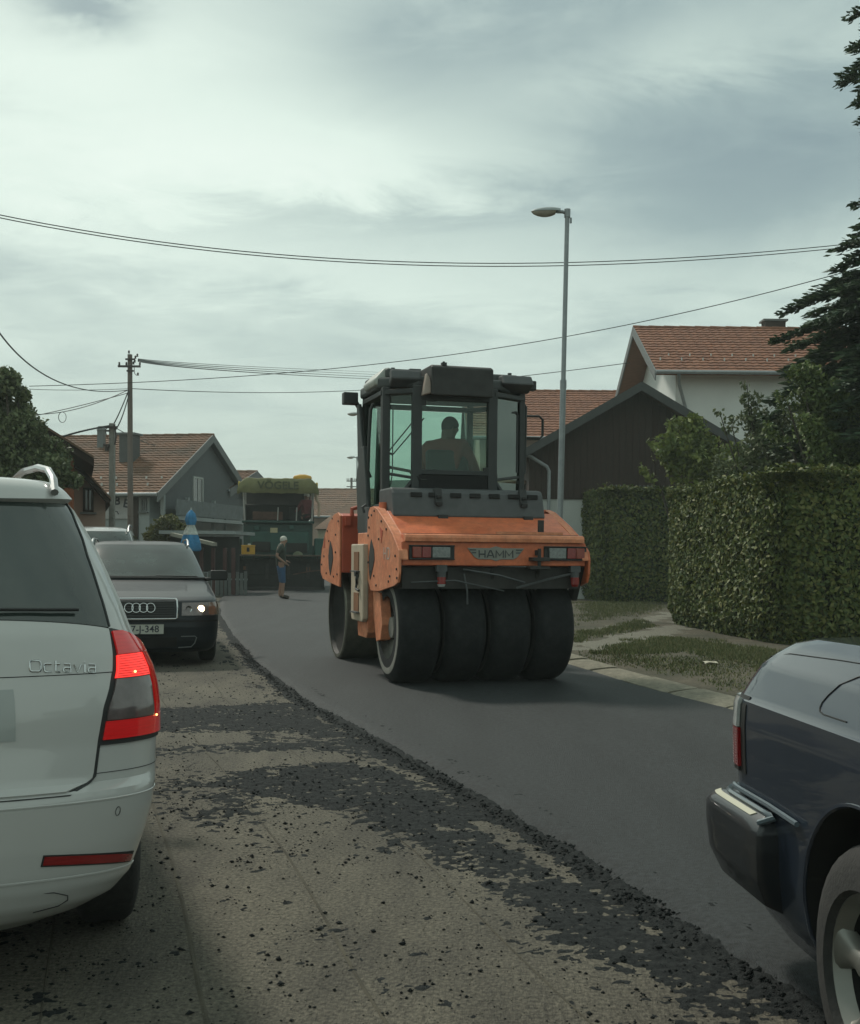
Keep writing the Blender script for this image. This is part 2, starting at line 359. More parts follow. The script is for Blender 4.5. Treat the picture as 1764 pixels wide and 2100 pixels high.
# loose asphalt spilled over the milled surface: a real relief, thin and ragged
def wpoly(px): return [tuple(grd(x,y).xy) for x, y in px]
def sdist(X, Y, poly):
    """distance inside a polygon (positive inside)"""
    P = np.array(poly); n = len(P); d = np.full(X.shape, 1e9); ins = np.zeros(X.shape, dtype=bool)
    for i in range(n):
        a = P[i]; b = P[(i+1)%n]; e = b-a; wx = X-a[0]; wy = Y-a[1]; tt = np.clip((wx*e[0]+wy*e[1])/(e@e), 0, 1)
        d = np.minimum(d, np.hypot(wx-tt*e[0], wy-tt*e[1]))
        c = ((a[1] > Y) != (b[1] > Y)); 
        with np.errstate(divide='ignore', invalid='ignore'): xi = (b[0]-a[0])*(Y-a[1])/(b[1]-a[1])+a[0]
        ins ^= c & (X < xi)
    return np.where(ins, d, -d)
spill_polys = [
 ([(300,1455),(620,1440),(640,1450),(700,1480),(880,1580),(1050,1680),(980,1700),(860,1600),(700,1530),(560,1500),(300,1502)], 1.25),
 ([(480,1500),(700,1510),(760,1545),(600,1545),(320,1548),(320,1520)], .75),
 ([(560,1572),(700,1562),(860,1590),(1010,1680),(1000,1720),(860,1700),(700,1660),(560,1640),(430,1610),(470,1590)], 1.35),
 ([(330,1598),(480,1600),(600,1650),(560,1700),(330,1690)], .45),
 ([(700,1640),(1000,1690),(1180,1800),(1330,1905),(1500,2010),(1570,2085),(1480,2095),(1340,2010),(1180,1925),(1060,1850),(900,1760),(780,1700)], 1.5),
 ([(1230,1800),(1420,1900),(1590,2000),(1590,2025),(1400,1925),(1250,1830),(1150,1765),(1000,1690),(1060,1690)], .8),
 ([(640,1445),(760,1510),(1000,1650),(1300,1800),(1600,1990),(1700,2060),(1680,2020),(1500,1900),(1200,1730),(1000,1610),(760,1490),(620,1400)], .9),
 ([(1150,1960),(1300,2000),(1500,2080),(1500,2110),(1300,2040)], .5)]
light_polys = [([(960,1685),(1010,1690),(1200,1795),(1420,1905),(1380,1912),(1160,1800)], 1.5),
 ([(1330,1905),(1400,1905),(1590,2020),(1590,2075),(1450,1990)], 1.3),
 ([(320,1503),(500,1505),(520,1520),(320,1535)], .9), ([(320,1553),(520,1545),(690,1541),(690,1552),(520,1565),(440,1592),(320,1598)], 1.0),
 ([(545,1578),(590,1576),(590,1596),(545,1594)], 1.0), ([(800,1570),(850,1585),(880,1605),(830,1600)], 1.0), ([(650,1460),(690,1480),(700,1498),(640,1480)], .7)]
ycol = np.concatenate([np.arange(2.2,7,.014), np.arange(7,12,.03), np.arange(12,26,.12)])
dcol = np.concatenate([np.arange(-3.3,-.02,.014), np.arange(-.02,.13,.012)])
Yg, Dg = np.meshgrid(ycol, dcol, indexing='ij')
Lg = np.array([ROADL(y) for y in ycol])[:,None]; Xg = Lg+Dg
mask = np.full(Xg.shape, -.5)
nA = fnoise(Xg, Yg, 1, .35, 5, .62)-.5; nB = fnoise(Xg, Yg, 2, .045, 3, .75)-.5; nC = fnoise(Xg*2.2, Yg*.8, 5, .5, 4)-.5
for px, wgt in spill_polys:
    d = sdist(Xg, Yg, wpoly(px)); mask = np.maximum(mask, np.clip(d/.16, -1.2, 1)*.5*wgt+(wgt-1)*.30)
for px, wgt in light_polys:
    d = sdist(Xg, Yg, wpoly(px)); mask -= np.clip(d/.10+.3, 0, 1)*wgt*1.1
edge = np.exp(-((Dg+.10+.03*np.sin(Yg*2))/.10)**2)*1.1+np.exp(-((Dg+.34)/.07)**2)*.35
mask = np.maximum(mask, edge-.42)
field = mask+.16+nA*.75+nB*1.25+nC*.25
Hh = np.clip(field, -.4, .6)
Z = -.0035+.012*np.clip(Hh+.04, -.3, 1)+.006*nB*(Hh > 0)+np.where(Hh > 0, .020*(fnoise(Xg, Yg, 9, .034, 3, .8)-.5)+.008*(fnoise(Xg, Yg, 31, .2, 2)-.5), 0)
ridge = np.exp(-((Dg+.085)/.045)**2)*(.026+.03*nA+.02*nB)+np.exp(-((Dg-.01)/.03)**2)*.012*(1+nB*2)
Z = np.maximum(Z, -.003)+ridge+np.clip((Dg+.03)/.1,0,1)*.045
nr, nc = Z.shape
keep_f = []
V = np.stack([Xg, Yg, Z], -1).reshape(-1,3)
idx = np.arange(nr*nc).reshape(nr, nc)
zz = Z; mx4 = np.maximum.reduce([zz[:-1,:-1], zz[1:,:-1], zz[:-1,1:], zz[1:,1:]])
a = idx[:-1,:-1][mx4 > -.0028]; b = idx[:-1,1:][mx4 > -.0028]; c = idx[1:,1:][mx4 > -.0028]; d = idx[1:,:-1][mx4 > -.0028]
sp = quads('spilled_asphalt', V, np.stack([a,b,c,d],-1), m_loose, smooth=True); tag(sp, kind='stuff')
tag(sp, 'loose black asphalt spilled in ragged patches over the tan milled road', 'spilled asphalt')
def rocks(name, pts, sizes, m, label, cat):
    """many small faceted lumps as one stuff mesh"""
    base = np.array([(1,0,0),(-1,0,0),(0,1,0),(0,-1,0),(0,0,1),(0,0,-.6)], dtype=float); fc = np.array([(0,2,4),(2,1,4),(1,3,4),(3,0,4),(2,0,5),(1,2,5),(3,1,5),(0,3,5)])
    n = len(pts); j = rng.normal(0,.22,(n,6,3)); V = (base[None]+j)*np.array(sizes)[:,None,None]*np.array([1,1,.7]); 
    V = V+np.array(pts)[:,None,:]; Fq = fc[None]+(np.arange(n)*6)[:,None,None]
    o = quads(name, V.reshape(-1,3), Fq.reshape(-1,3), m); return tag(o, label, cat, kind='stuff')
pts = []; sz = []
sel = np.argwhere((field > -.30) & (Dg < -.02)); pick = sel[rng.integers(0, len(sel), 11000)]
for i, j in pick:
    if Yg[i,j] > 13: continue
    s_ = float(rng.choice([.0025,.004,.007,.011], p=[.45,.33,.17,.05])); pts.append((Xg[i,j], Yg[i,j], max(Z[i,j],0)+s_*.3)); sz.append(s_)
for k in range(420):
    y = rng.uniform(2.3,9); x = ROADL(y)-rng.uniform(.1,3.2); s_ = float(rng.choice([.002,.004,.006,.010], p=[.62,.25,.10,.03])); pts.append((x,y,s_*.3)); sz.append(s_)
for k in range(2600):
    y = rng.uniform(2.3,16); x = ROADL(y)+rng.normal(-.09,.06); s_ = float(rng.uniform(.004,.013)); pts.append((x,y,.025)); sz.append(s_)
rocks('asphalt_crumbs', pts, sz, m_loose, 'black asphalt crumbs scattered along the edge of the new lane', 'crumbs')
pts = []; sz = []
for k in range(2500):
    y = rng.uniform(2.3,9); x = ROADL(y)-rng.uniform(.1,3.2); s_ = float(rng.uniform(.0015,.004)); pts.append((x,y,s_*.3)); sz.append(s_)
rocks('road_grit', pts, sz, m_gravel, 'pale grit loose on the milled tan road surface', 'grit')
# grooves left by the milling drum, running along the lane: shallow proud strips
m_groove = mat('milled_ridge', (.035,.031,.022), .95, scale=5, col2=(.085,.075,.052), bump=.6, bscale=120)
mb = MB()
for k in range(5):
    off = -.75-.52*k+.05*math.sin(k*5)
    yy = [2.2+i*.4 for i in range(60)]
    w = .008+.004*((k*7)%3)
    mb.grid([[(ROADL(y)+off+.006*math.sin(y*3+k), y, .001), (ROADL(y)+off+w*.5+.006*math.sin(y*3+k), y, .0028+.002*math.sin(y*9+k)), (ROADL(y)+off+w+.006*math.sin(y*3+k), y, .001)] for y in yy], flip=True)
o = mb.build('milling_ridge', m_groove); tag(o, 'thin ridges left by the milling machine along the tan lane', 'milling ridges', kind='stuff')
# kerb: each concrete gutter stone a piece
kerb = empty('kerb', (ROADR(9),9,0), kind='structure')
def ker(y): return Vector((ROADR(y)+.0, y, 0))
y = 4.5; st0 = None; k = 0
stone_me = None
while y < 38 and k < 60:
    p = ker(y); q = ker(y+.97); d = (q-p); a = math.atan2(d.y, d.x)-PI/2
    if stone_me is None:
        mb = MB(); L = .955
        prof = [(-.02,-.05),(-.02,.052),(.03,.066),(.12,.078),(.22,.088),(.29,.090),(.335,.078),(.35,.05),(.35,-.05)]
        nseg = 10; P = []
        for i in range(nseg+1):
            t_ = i/nseg; e = 1-(.0 if 0 < i < nseg else .10); P.append([(x_*1.0 if 0 < i < nseg else .01+x_*.97, t_*L, z_*e if z_ > 0 else z_) for x_, z_ in prof])
        mb.grid(P); mb.add(P[0], [tuple(range(len(prof)))]); mb.add(P[-1], [tuple(range(len(prof)))[::-1]])
        s0 = mb.build('kerb_stone', m_conc, kerb, smooth=True); stone_me = s0.data
        s = s0
    else:
        s = bpy.data.objects.new('kerb_stone', stone_me); COL.objects.link(s); s.parent = kerb
    s.location = p-kerb.location+Vector((0,0,rng.uniform(-.006,.008))); s.rotation_euler = (rng.uniform(-.012,.012), rng.uniform(-.03,.03), a+rng.uniform(-.02,.02))
    y += (q-p).length and .99*(1/(q-p).length); k += 1
# verge beyond the kerb: worn soil, gravel wheel tracks of the drive
mb = MB(); mb.grid([[(ROADR(y)+.33, y, .058), (ROADR(y)+1.0+.2*math.sin(y), y, .07), (ROADR(y)+3, y, .075),(ROADR(y)+14, y, .075)] for y in ys if y <= 60], flip=True)
tag(mb.build('verge', m_soil), kind='structure')
def track(p0, p1, w0, w1, seed):
    """ragged ribbon of gravel: a low relief that dips under the soil at its edges"""
    p0 = Vector(p0); p1 = Vector(p1); d = (p1-p0).normalized(); n = Vector((-d.y,d.x,0)); k = 110; c = 44; L = (p1-p0).length
    T, W = np.meshgrid(np.linspace(-.04,1,k+1), np.linspace(-1,1,c+1), indexing='ij'); hw = (w0+(w1-w0)*T)*.5*1.5
    X = p0.x+d.x*L*T+n.x*hw*W; Y = p0.y+d.y*L*T+n.y*hw*W
    m_ = (.75-np.abs(W))*.9+1.5*(fnoise(X,Y,20+seed,.35,5,.65)-.5)-np.clip(.10-T,0,1)*6
    Z_ = .070+.014*np.clip(m_,-1.2,.9)
    I = np.arange((k+1)*(c+1)).reshape(k+1,c+1)
    return quads('gravel_track', np.stack([X,Y,Z_],-1).reshape(-1,3), np.stack([I[:-1,:-1],I[1:,:-1],I[1:,1:],I[:-1,1:]],-1).reshape(-1,4), m_gravel, smooth=True)
g0 = grd(1215,1306); g1 = grd(1400,1266)
tag(track((g0.x,g0.y,0),(g1.x,g1.y+.5,0),.6,.8,1), 'far strip of pale gravel on the drive between the hedges', 'gravel track', 'wheel tracks of the drive', 'structure')
g0 = grd(1230,1342); g1 = grd(1420,1285)
tag(track((g0.x,g0.y,0),(g1.x,g1.y,0),1.1,1.1,4), 'near wide strip of pale gravel on the drive beside the big hedge', 'gravel track', 'wheel tracks of the drive', 'structure')
g0 = grd(1446,1362,.08)
mb = MB(); mb.grid([[(g0.x+.05*i+.02*math.sin(j*3), g0.y+.05*j, .085+.02*abs(math.sin(i*2+j))) for i in range(4)] for j in range(4)]); tag(mb.build('paper_scrap', mat('litter_paper',(.5,.46,.36),.8)), 'crumpled pale paper scrap on the grass before the near hedge', 'litter')
def blades(name, regions, n, h, m, label, z0=.07):
    P = []
    for poly, share in regions:
        w = wpoly(poly); xs = [p[0] for p in w]; yy = [p[1] for p in w]; k = int(n*share); got = 0
        while got < k:
            X = rng.uniform(min(xs),max(xs),k*3); Y = rng.uniform(min(yy),max(yy),k*3)
            ok = (sdist(X,Y,w)+.9*(fnoise(X,Y,3,.35,4)-.60) > (rng.random(X.shape)-.3)*.7); q = np.stack([X[ok],Y[ok]],-1)[:k-got]; P.append(q); got += len(q)
            if len(q) == 0: break
    P = np.concatenate(P); n = len(P); a = rng.uniform(0,2*PI,n); hh = h*rng.uniform(.4,1.3,n); ln = rng.normal(0,.35,(n,2))*hh[:,None]; wd = .006+.004*rng.random(n)
    d = np.stack([np.cos(a),np.sin(a),np.zeros(n)],-1)*wd[:,None]; base = np.concatenate([P,np.full((n,1),z0)],1)
    tip = base+np.concatenate([ln,hh[:,None]],1); V = np.stack([base-d,base+d,tip],1).reshape(-1,3)
    o = quads(name, V, np.arange(n*3).reshape(-1,3), m); return tag(o, label, 'grass', kind='stuff')
m_grass = mat('grass', (.05,.08,.02), .8, island=[(.050,.065,.020),(.10,.12,.036),(.20,.175,.085)])
blades('verge_grass', [([(1180,1240),(1350,1240),(1360,1258),(1180,1292)],.3),([(1180,1312),(1320,1280),(1330,1292),(1180,1328)],.15),
  ([(1210,1352),(1330,1318),(1400,1318),(1600,1350),(1620,1400),(1560,1372),(1400,1352)],.55)], 30000, .05, m_grass, 'short green grass at the foot of the hedges and along the drive')
blades('verge_grass', [([(1200,1345),(1560,1370),(1560,1440),(1420,1405),(1200,1365)],.6),([(440,1150),(475,1140),(475,1165),(440,1172)],.4)], 6000, .03, m_grass, 'sparse grass tufts in the trodden soil behind the kerb')
# left side: pavement of sandy ground beyond the milled lane
m_sand = mat('sandy_ground', (.17,.155,.105), .95, scale=3, col2=(.24,.22,.155), bump=.5, bscale=60)
mb = MB(); mb.grid([[(ROADL(y)-16, y, .02),(ROADL(y)-4.4, y, .02)] for y in ys if y <= 110], flip=True)
tag(mb.build('left_forecourt', m_sand), kind='structure')
# ================================================================== FOLIAGE
def leaves(C, size, N=None, tilt=.6, aspect=.55):
    """rhombic leaves at centres C; N = facing direction per leaf"""
    C = np.asarray(C); n = len(C); s = np.asarray(size)*np.ones(n)
    r = rng.normal(size=(n,3))
    nn = r if N is None else np.asarray(N)+r*tilt
    nn /= np.linalg.norm(nn, axis=1)[:,None]+1e-9
    t_ = np.cross(nn, rng.normal(size=(n,3))); t_ /= np.linalg.norm(t_, axis=1)[:,None]+1e-9; b_ = np.cross(nn, t_)
    s = s[:,None]; fold = nn*s*.15
    V = np.stack([C-t_*s, C+b_*s*aspect+fold, C+t_*s, C-b_*s*aspect+fold], 1).reshape(-1,3)
    return V, np.arange(n*4).reshape(-1,4)
def leafmat(name, cols, rough=.62):
    if name in MATS: return MATS[name]
    m = mat(name, cols[0], rough, island=cols, spec=.4)
    b = m.node_tree.nodes['Principled BSDF']
    nt = m.node_tree; tl = nt.nodes.new('ShaderNodeBsdfTranslucent'); ms = nt.nodes.new('ShaderNodeMixShader'); ms.inputs[0].default_value = .15
    rp = [n for n in nt.nodes if n.type == 'VALTORGB'][0]; nt.links.new(rp.outputs[0], tl.inputs[0])
    out = [n for n in nt.nodes if n.type == 'OUTPUT_MATERIAL'][0]; nt.links.new(b.outputs[0], ms.inputs[1]); nt.links.new(tl.outputs[0], ms.inputs[2]); nt.links.new(ms.outputs[0], out.inputs[0])
    return m
m_bark = mat('bark', (.06,.05,.038), .9, scale=20, var=.3, bump=.6, bscale=60)
m_hleaf = leafmat('hedge_leaf', [(.032,.054,.012),(.070,.100,.021),(.120,.145,.032),(.17,.165,.048)])
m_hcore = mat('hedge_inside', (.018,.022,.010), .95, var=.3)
def hedge(name, A, ang, Lx, Ly, h, n, size, label, top_taper=.06):
    """A = near left corner on the ground, local x to the right along ang, local y away"""
    t = empty(name, (A[0],A[1],.05), ang, label, 'hedge', 'clipped hedges by the drive')
    rad = .85
    def surf(k):
        P = np.zeros((k,3)); N = np.zeros((k,3)); f = rng.random(k); 
        wl_, wf, wt_ = Ly*h, Lx*h, Lx*Ly*.7; tot = wl_+wf+wt_
        a = f < wl_/tot; b = (~a) & (f < (wl_+wf)/tot); c = ~(a|b)
        r1 = rng.random(k); r2 = rng.random(k)
        P[a] = np.stack([np.zeros(a.sum()), r1[a]*Ly, r2[a]*h],-1); N[a] = (-1,0,.15)
        P[b] = np.stack([r1[b]*Lx, np.zeros(b.sum()), r2[b]*h],-1); N[b] = (0,-1,.15)
        P[c] = np.stack([r1[c]*Lx, r2[c]*Ly, np.full(c.sum(),h)],-1); N[c] = (0,0,1)
        return P, N
    P, N = surf(n)
    bul = .10*(fnoise(P[:,0]+P[:,1], P[:,2]+P[:,1]*.3, 4, .8, 3)-.5)
    # rounded vertical corner and shoulders
    cx_, cy_ = rad, rad
    q = (P[:,0] < rad) & (P[:,1] < rad); vx = P[q,0]-cx_; vy = P[q,1]-cy_; l = np.hypot(vx,vy)+1e-6; P[q,0] = cx_+vx/l*rad; P[q,1] = cy_+vy/l*rad
    q = (P[:,0] < rad) & (P[:,1] > Ly-rad); vx = P[q,0]-rad; vy = P[q,1]-(Ly-rad); l = np.hypot(vx,vy)+1e-6; P[q,0] = rad+vx/l*rad; P[q,1] = Ly-rad+vy/l*rad
    zt = P[:,2]/h; inset = .10*np.clip(zt-.8,0,1)*5*.5+.16*np.clip(.14-zt,0,1)*6
    P[:,0] += inset*np.where(N[:,0]<0,1,0); P[:,1] += inset*np.where(N[:,1]<0,1,0)
    P += N*(bul[:,None])-N*np.abs(rng.normal(0,.07,(n,1)))
    P[:,2] += .07*(fnoise(P[:,0],P[:,1],8,.5,3)-.5)*(zt > .97)
    k2 = n//14; sh = surf(k2)[0]; sh[:,2] = h+np.abs(rng.normal(0,.05,k2)); sh[:,0] = rng.random(k2)*Lx; sh[:,1] = rng.random(k2)**2*Ly
    C = np.concatenate([P,sh]); NN = np.concatenate([N,np.tile([[0,0,1.]],(k2,1))])
    V, Fq = leaves(C, rng.uniform(.7,1.25,len(C))*size, NN, .55)
    quads('leaves', V, Fq, m_hleaf, t)
    rc = rad-.16; arc = [(rad-rc*math.cos(q), rad-rc*math.sin(q)) for q in np.linspace(PI/2,0,9)]+[(rad-rc*math.cos(q), Ly-rad+rc*math.sin(q)) for q in np.linspace(0,PI/2,9)]
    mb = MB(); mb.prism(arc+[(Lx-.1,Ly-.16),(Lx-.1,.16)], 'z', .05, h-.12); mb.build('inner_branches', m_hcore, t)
    return t
hA = grd(1600,1337); hB = grd(1345,1283)
hang = math.atan2(hB.y-hA.y, hB.x-hA.x)-PI/2
hedge('clipped_hedge', (hA.x-.05,hA.y), hang, 7.5, (hB-hA).length*.98, 2.42, 84000, .043, 'near clipped leafy hedge with rounded corner beside the gravel drive')
hedge('clipped_hedge', (4.45,29.6), R(6), 4.5, 5.2, 2.95, 32000, .055, 'far darker clipped hedge beyond the drive, behind the roller')
def tree(name, loc, h_trunk, clusters, leaf_n, leaf_s, m_leaf, label, cat='tree', group=None, r0=.12, spread=1.0):
    t = empty(name, loc, 0, label, cat, group)
    mb = MB(); top = Vector((0,0,h_trunk)); mb.tube([(0,0,-.1),(.03,.02,h_trunk*.5),top], r0, 8, r0*.6)
    for c in clusters:
        c0 = Vector(c[:3]); mid = top.lerp(c0,.5)+Vector((0,0,-.12*(c0-top).length)); mb.tube([top*.7, mid, c0], r0*.35, 5, r0*.08)
    mb.build('trunk', m_bark, t, smooth=True)
    P = []
    tot = sum(c[3]**2 for c in clusters)
    for c in clusters:
        k = int(leaf_n*c[3]**2/tot); d = rng.normal(size=(k,3)); d /= np.linalg.norm(d,axis=1)[:,None]
        rr = c[3]*rng.random(k)**.38; q = d*rr[:,None]*np.array([1,1,.85]); 
        q *= (1+.55*(fnoise(d[:,0]*3+c[0]*9, d[:,1]*3+d[:,2]*2+c[1], 6, .7, 3)-.5))[:,None]*spread
        P.append(q+np.array(c[:3]))
    P = np.concatenate(P); ok = fnoise(P[:,0]*1.0+P[:,2]*.7, P[:,1]+P[:,2]*.5, 12, .42, 4) > .465; P = P[ok]
    V, Fq = leaves(P, rng.uniform(.7,1.3,len(P))*leaf_s, None); quads('crown', V, Fq, m_leaf, t); return t
def blobtree(name, px, Y, zb, leaf_n, leaf_s, m_leaf, label, blobs, group=None, r0=.1, cat='tree'):
    """blobs in photo pixels (x, y, radius px) at depth Y with jitter in depth"""
    c0 = at(px, 1135, Y); s = F/Y; base = Vector((c0.x, Y, 0)); cl = []
    for i, (bx, by, br) in enumerate(blobs):
        p = at(bx, by, Y); cl.append((p.x-base.x, ((i*37)%7-3)*.12*br/s*2, max(p.z,.3), br/s))
    return tree(name, base, zb, cl, leaf_n, leaf_s, m_leaf, label, cat, group, r0)
m_lime = leafmat('bright_leaf', [(.06,.09,.018),(.12,.155,.030),(.21,.24,.055)])
m_mid = leafmat('mid_leaf', [(.045,.072,.020),(.095,.135,.038),(.17,.21,.065)])
m_gry = leafmat('grey_leaf', [(.055,.080,.030),(.11,.14,.06),(.18,.20,.10)])
blobtree('walnut_bush', 1400, 27, 1.6, 6500, .070, m_lime, 'yellow green broad leaved bush in front of the dark shed gable',
  [(1360,925,42),(1330,915,24),(1415,905,48),(1455,930,50),(1400,955,50),(1345,960,34),(1470,965,45),(1500,940,38),(1385,870,22),(1425,865,22)], cat='bush')
blobtree('apple_tree', 1560, 22, 2.0, 11000, .048, m_gry, 'loose grey green fruit tree before the white house wall',
  [(1535,820,24),(1545,855,30),(1570,890,45),(1505,870,24),(1475,850,18),(1610,870,45),(1630,920,60),(1560,940,60),(1500,960,45),(1700,930,60),(1650,955,60),(1530,790,14)])
blobtree('pear_tree', 1690, 18.6, 2.2, 15000, .042, m_mid, 'mid green garden tree partly under the conifer at the right',
  [(1640,775,34),(1680,815,50),(1620,830,40),(1700,870,60),(1640,890,50),(1740,850,40),(1760,910,55),(1680,930,50),(1600,880,36),(1665,755,20)], r0=.15)
blobtree('low_shrub', 1195, 33, .5, 1600, .05, m_lime, 'small light shrub beside the white garage wall', [(1180,1075,20),(1160,1090,18),(1196,1095,20),(1190,1060,10)], cat='bush')
blobtree('garden_shrub', 1330, 33.5, 1.0, 2600, .06, m_mid, 'green shrub showing over the far hedge', [(1260,985,16),(1300,978,22),(1340,985,25),(1380,975,22),(1225,990,10)], cat='bush')
blobtree('leafy_tree', 40, 23.5, 2.2, 24000, .052, m_gry, 'large grey green tree before the brick house at the left edge',
  [(20,785,34),(-15,800,40),(35,810,26),(10,850,50),(60,880,45),(10,920,60),(90,930,48),(118,965,36),(50,970,60),(150,985,20),(-20,980,60),(95,990,40),(118,905,16),(80,870,10)], r0=.2)
blobtree('leafy_bush', 360, 36, .6, 3600, .07, leafmat('olive_leaf', [(.05,.06,.015),(.09,.095,.02),(.14,.13,.035)]), 'olive green rounded bush in front of the low tiled house',
  [(350,1080,28),(325,1095,24),(375,1090,24),(300,1105,20),(390,1105,20),(340,1110,26),(270,1112,14)], cat='bush')
# conifer at the right edge
m_needle = leafmat('needle', [(.020,.044,.022),(.044,.078,.038),(.085,.125,.058)], .6)
def conifer(loc, H, rmax, label):
    t = empty('spruce_tree', loc, 0, label, 'tree'); mb = MB(); mb.tube([(0,0,0),(0,0,H*.5),(0,0,H)], .20, 8, .02); br = MB(); P = []; Nn = []; z = 1.2; a0 = 0
    while z < H-.2:
        L = float(np.interp(z,[0,5.4,6.2,7.0,8.3,9.4,10.6,11.2,14],[rmax*1.05,rmax,rmax*.75,rmax*.44,rmax*.30,rmax*.52,rmax*.47,rmax*.3,.1]))
        for k in range(8):
            a = a0+2*PI*k/8+rng.uniform(-.25,.25); l = L*rng.uniform(.72,1.12); d = Vector((math.cos(a),math.sin(a),0))
            pts = [Vector((0,0,z))+d*(l*s)+Vector((0,0,.10*l*math.sin(s*PI)-.20*l*s*s+.10*l*s**4)) for s in (0,.25,.5,.75,1)]
            br.tube(pts, .030, 4, .006)
            n = int(l*22)
            for i in range(n):
                s = .18+.82*(i+rng.random())/n; q = Vector((0,0,z))+d*(l*s)+Vector((0,0,.10*l*math.sin(s*PI)-.20*l*s*s+.10*l*s**4))
                tl = .42*l/2.5*(1.15-s)+.10
                for sg in (-1,1):
                    sd_ = Vector((-d.y,d.x,0))*sg; dr = (sd_+d*.7+Vector((0,0,rng.uniform(-.35,.1)))).normalized()
                    m_ = max(4,int(tl/.032))
                    for j in range(m_):
                        P.append(q+dr*(tl*(j+.5)/m_)+Vector(rng.normal(0,.032,3))); Nn.append(dr)
        z += .27; a0 += .4
    P = np.array(P); D = np.array(Nn); n = len(P); 
    up = np.tile([[0,0,1.]],(n,1))+rng.normal(0,.6,(n,3)); b_ = np.cross(D,up); b_ /= np.linalg.norm(b_,axis=1)[:,None]; s = rng.uniform(.05,.11,(n,1))
    V = np.stack([P-D*s, P+b_*s*.34, P+D*s, P-b_*s*.34],1).reshape(-1,3)
    mb.build('trunk', m_bark, t, smooth=True); br.build('branches', m_bark, t)['kind'] = 'stuff'; quads('needles', V, np.arange(n*4).reshape(-1,4), m_needle, t)
    print('needles', n)
conifer((8.25,19.6,0), 13.5, 2.45, 'tall dark spruce at the right edge over the hedge')
# ================================================================== BUILDINGS
m_tile = mat('roof_tile', (.13,.046,.024), .85, scale=2.2, col2=(.25,.100,.050), bump=.3, bscale=40, det=8)
m_tile_old = mat('old_roof_tile', (.075,.048,.030), .9, scale=.9, col2=(.20,.095,.052), bump=.3, bscale=40, det=9)
m_tile_dk = mat('dark_roof_tile', (.10,.065,.045), .9, scale=1.1, col2=(.19,.11,.07))
m_white = mat('white_render', (.60,.62,.60), .9, scale=.8, col2=(.70,.72,.69), bump=.2, bscale=90)
m_white2 = mat('garage_render', (.45,.47,.45), .9, scale=.8, var=.08)
m_grey = mat('grey_render', (.27,.30,.30), .9, scale=.7, var=.14, bump=.2)
m_pink = mat('pink_render', (.36,.27,.22), .9, scale=.8, var=.07, bump=.2)
m_brick = mat('brick_wall', (.26,.085,.04), .9, scale=3, var=.2, bump=.5)
m_dkwood = mat('dark_wood', (.030,.016,.011), .85, scale=8, var=.3, stretch=(8,8,.6))
m_soffit = mat('soffit_wood', (.20,.085,.040), .75, scale=5, var=.2, stretch=(1,6,1))
m_trim = mat('grey_trim', (.13,.14,.14), .7, var=.1)
m_metal = mat('galvanised_steel', (.26,.28,.29), .5, metal=.5, scale=10, var=.12)
m_dkglass = mat('window_glass', (.012,.016,.018), .08, var=.1, coat=.5)
m_curtain = mat('window_dark', (.02,.022,.022), .5)
def tile_roof(name, e0, e1, r0, r1, rows, cols, m, parent, t=.035):
    """eave left, eave right, ridge left, ridge right (local); real lapped and waved tiles as one field"""
    e0,e1,r0,r1 = map(Vector,(e0,e1,r0,r1)); n = (e1-e0).cross(r0-e0).normalized()
    if n.z < 0: n = -n
    mb = MB(); P = []
    for i in range(rows):
        for s_, lift in ((i/rows, t), ((i+1)/rows, .004)):
            a = e0.lerp(r0,s_); b = e1.lerp(r1,s_); row = []
            for j in range(cols*2+1):
                w = (t*.55 if j%2 else 0)+random.uniform(-.004,.004)
                row.append(a.lerp(b,j/(cols*2))+n*(lift+w))
            P.append(row)
    mb.grid(P); o = mb.build(name, m, parent); o['kind'] = 'stuff'; return o
def window(parent, c, w, h, nrm, m_fr, name='window'):
    """recessed window: frame proud of the wall, dark pane behind"""
    n = Vector(nrm).normalized(); r = Vector((0,0,1)).cross(n).normalized(); c = Vector(c); Rm = Matrix((r, n, Vector((0,0,1)))).transposed()
    fr = MB(); b = .06
    fr.box(c+r*(-w/2)+n*.01,(b,.07,h+b),Rm); fr.box(c+r*(w/2)+n*.01,(b,.07,h+b),Rm)
    fr.box(c+Vector((0,0,h/2))+n*.01,(w-b,.068,b),Rm); fr.box(c+Vector((0,0,-h/2))+n*.01,(w-b,.068,b),Rm); fr.box(c+n*.01,(b*.7,.06,h-b),Rm)
    f = fr.build(name, m_fr, parent); mb = MB(); mb.box(c+n*.006,(w-b,.02,h-b),Rm); mb.build('pane', m_dkglass, f)
    mb = MB(); mb.box(c+Vector((0,0,-h/2-.06))+n*.05,(w+.2,.14,.05),Rm); mb.build('sill', m_trim, f); return f
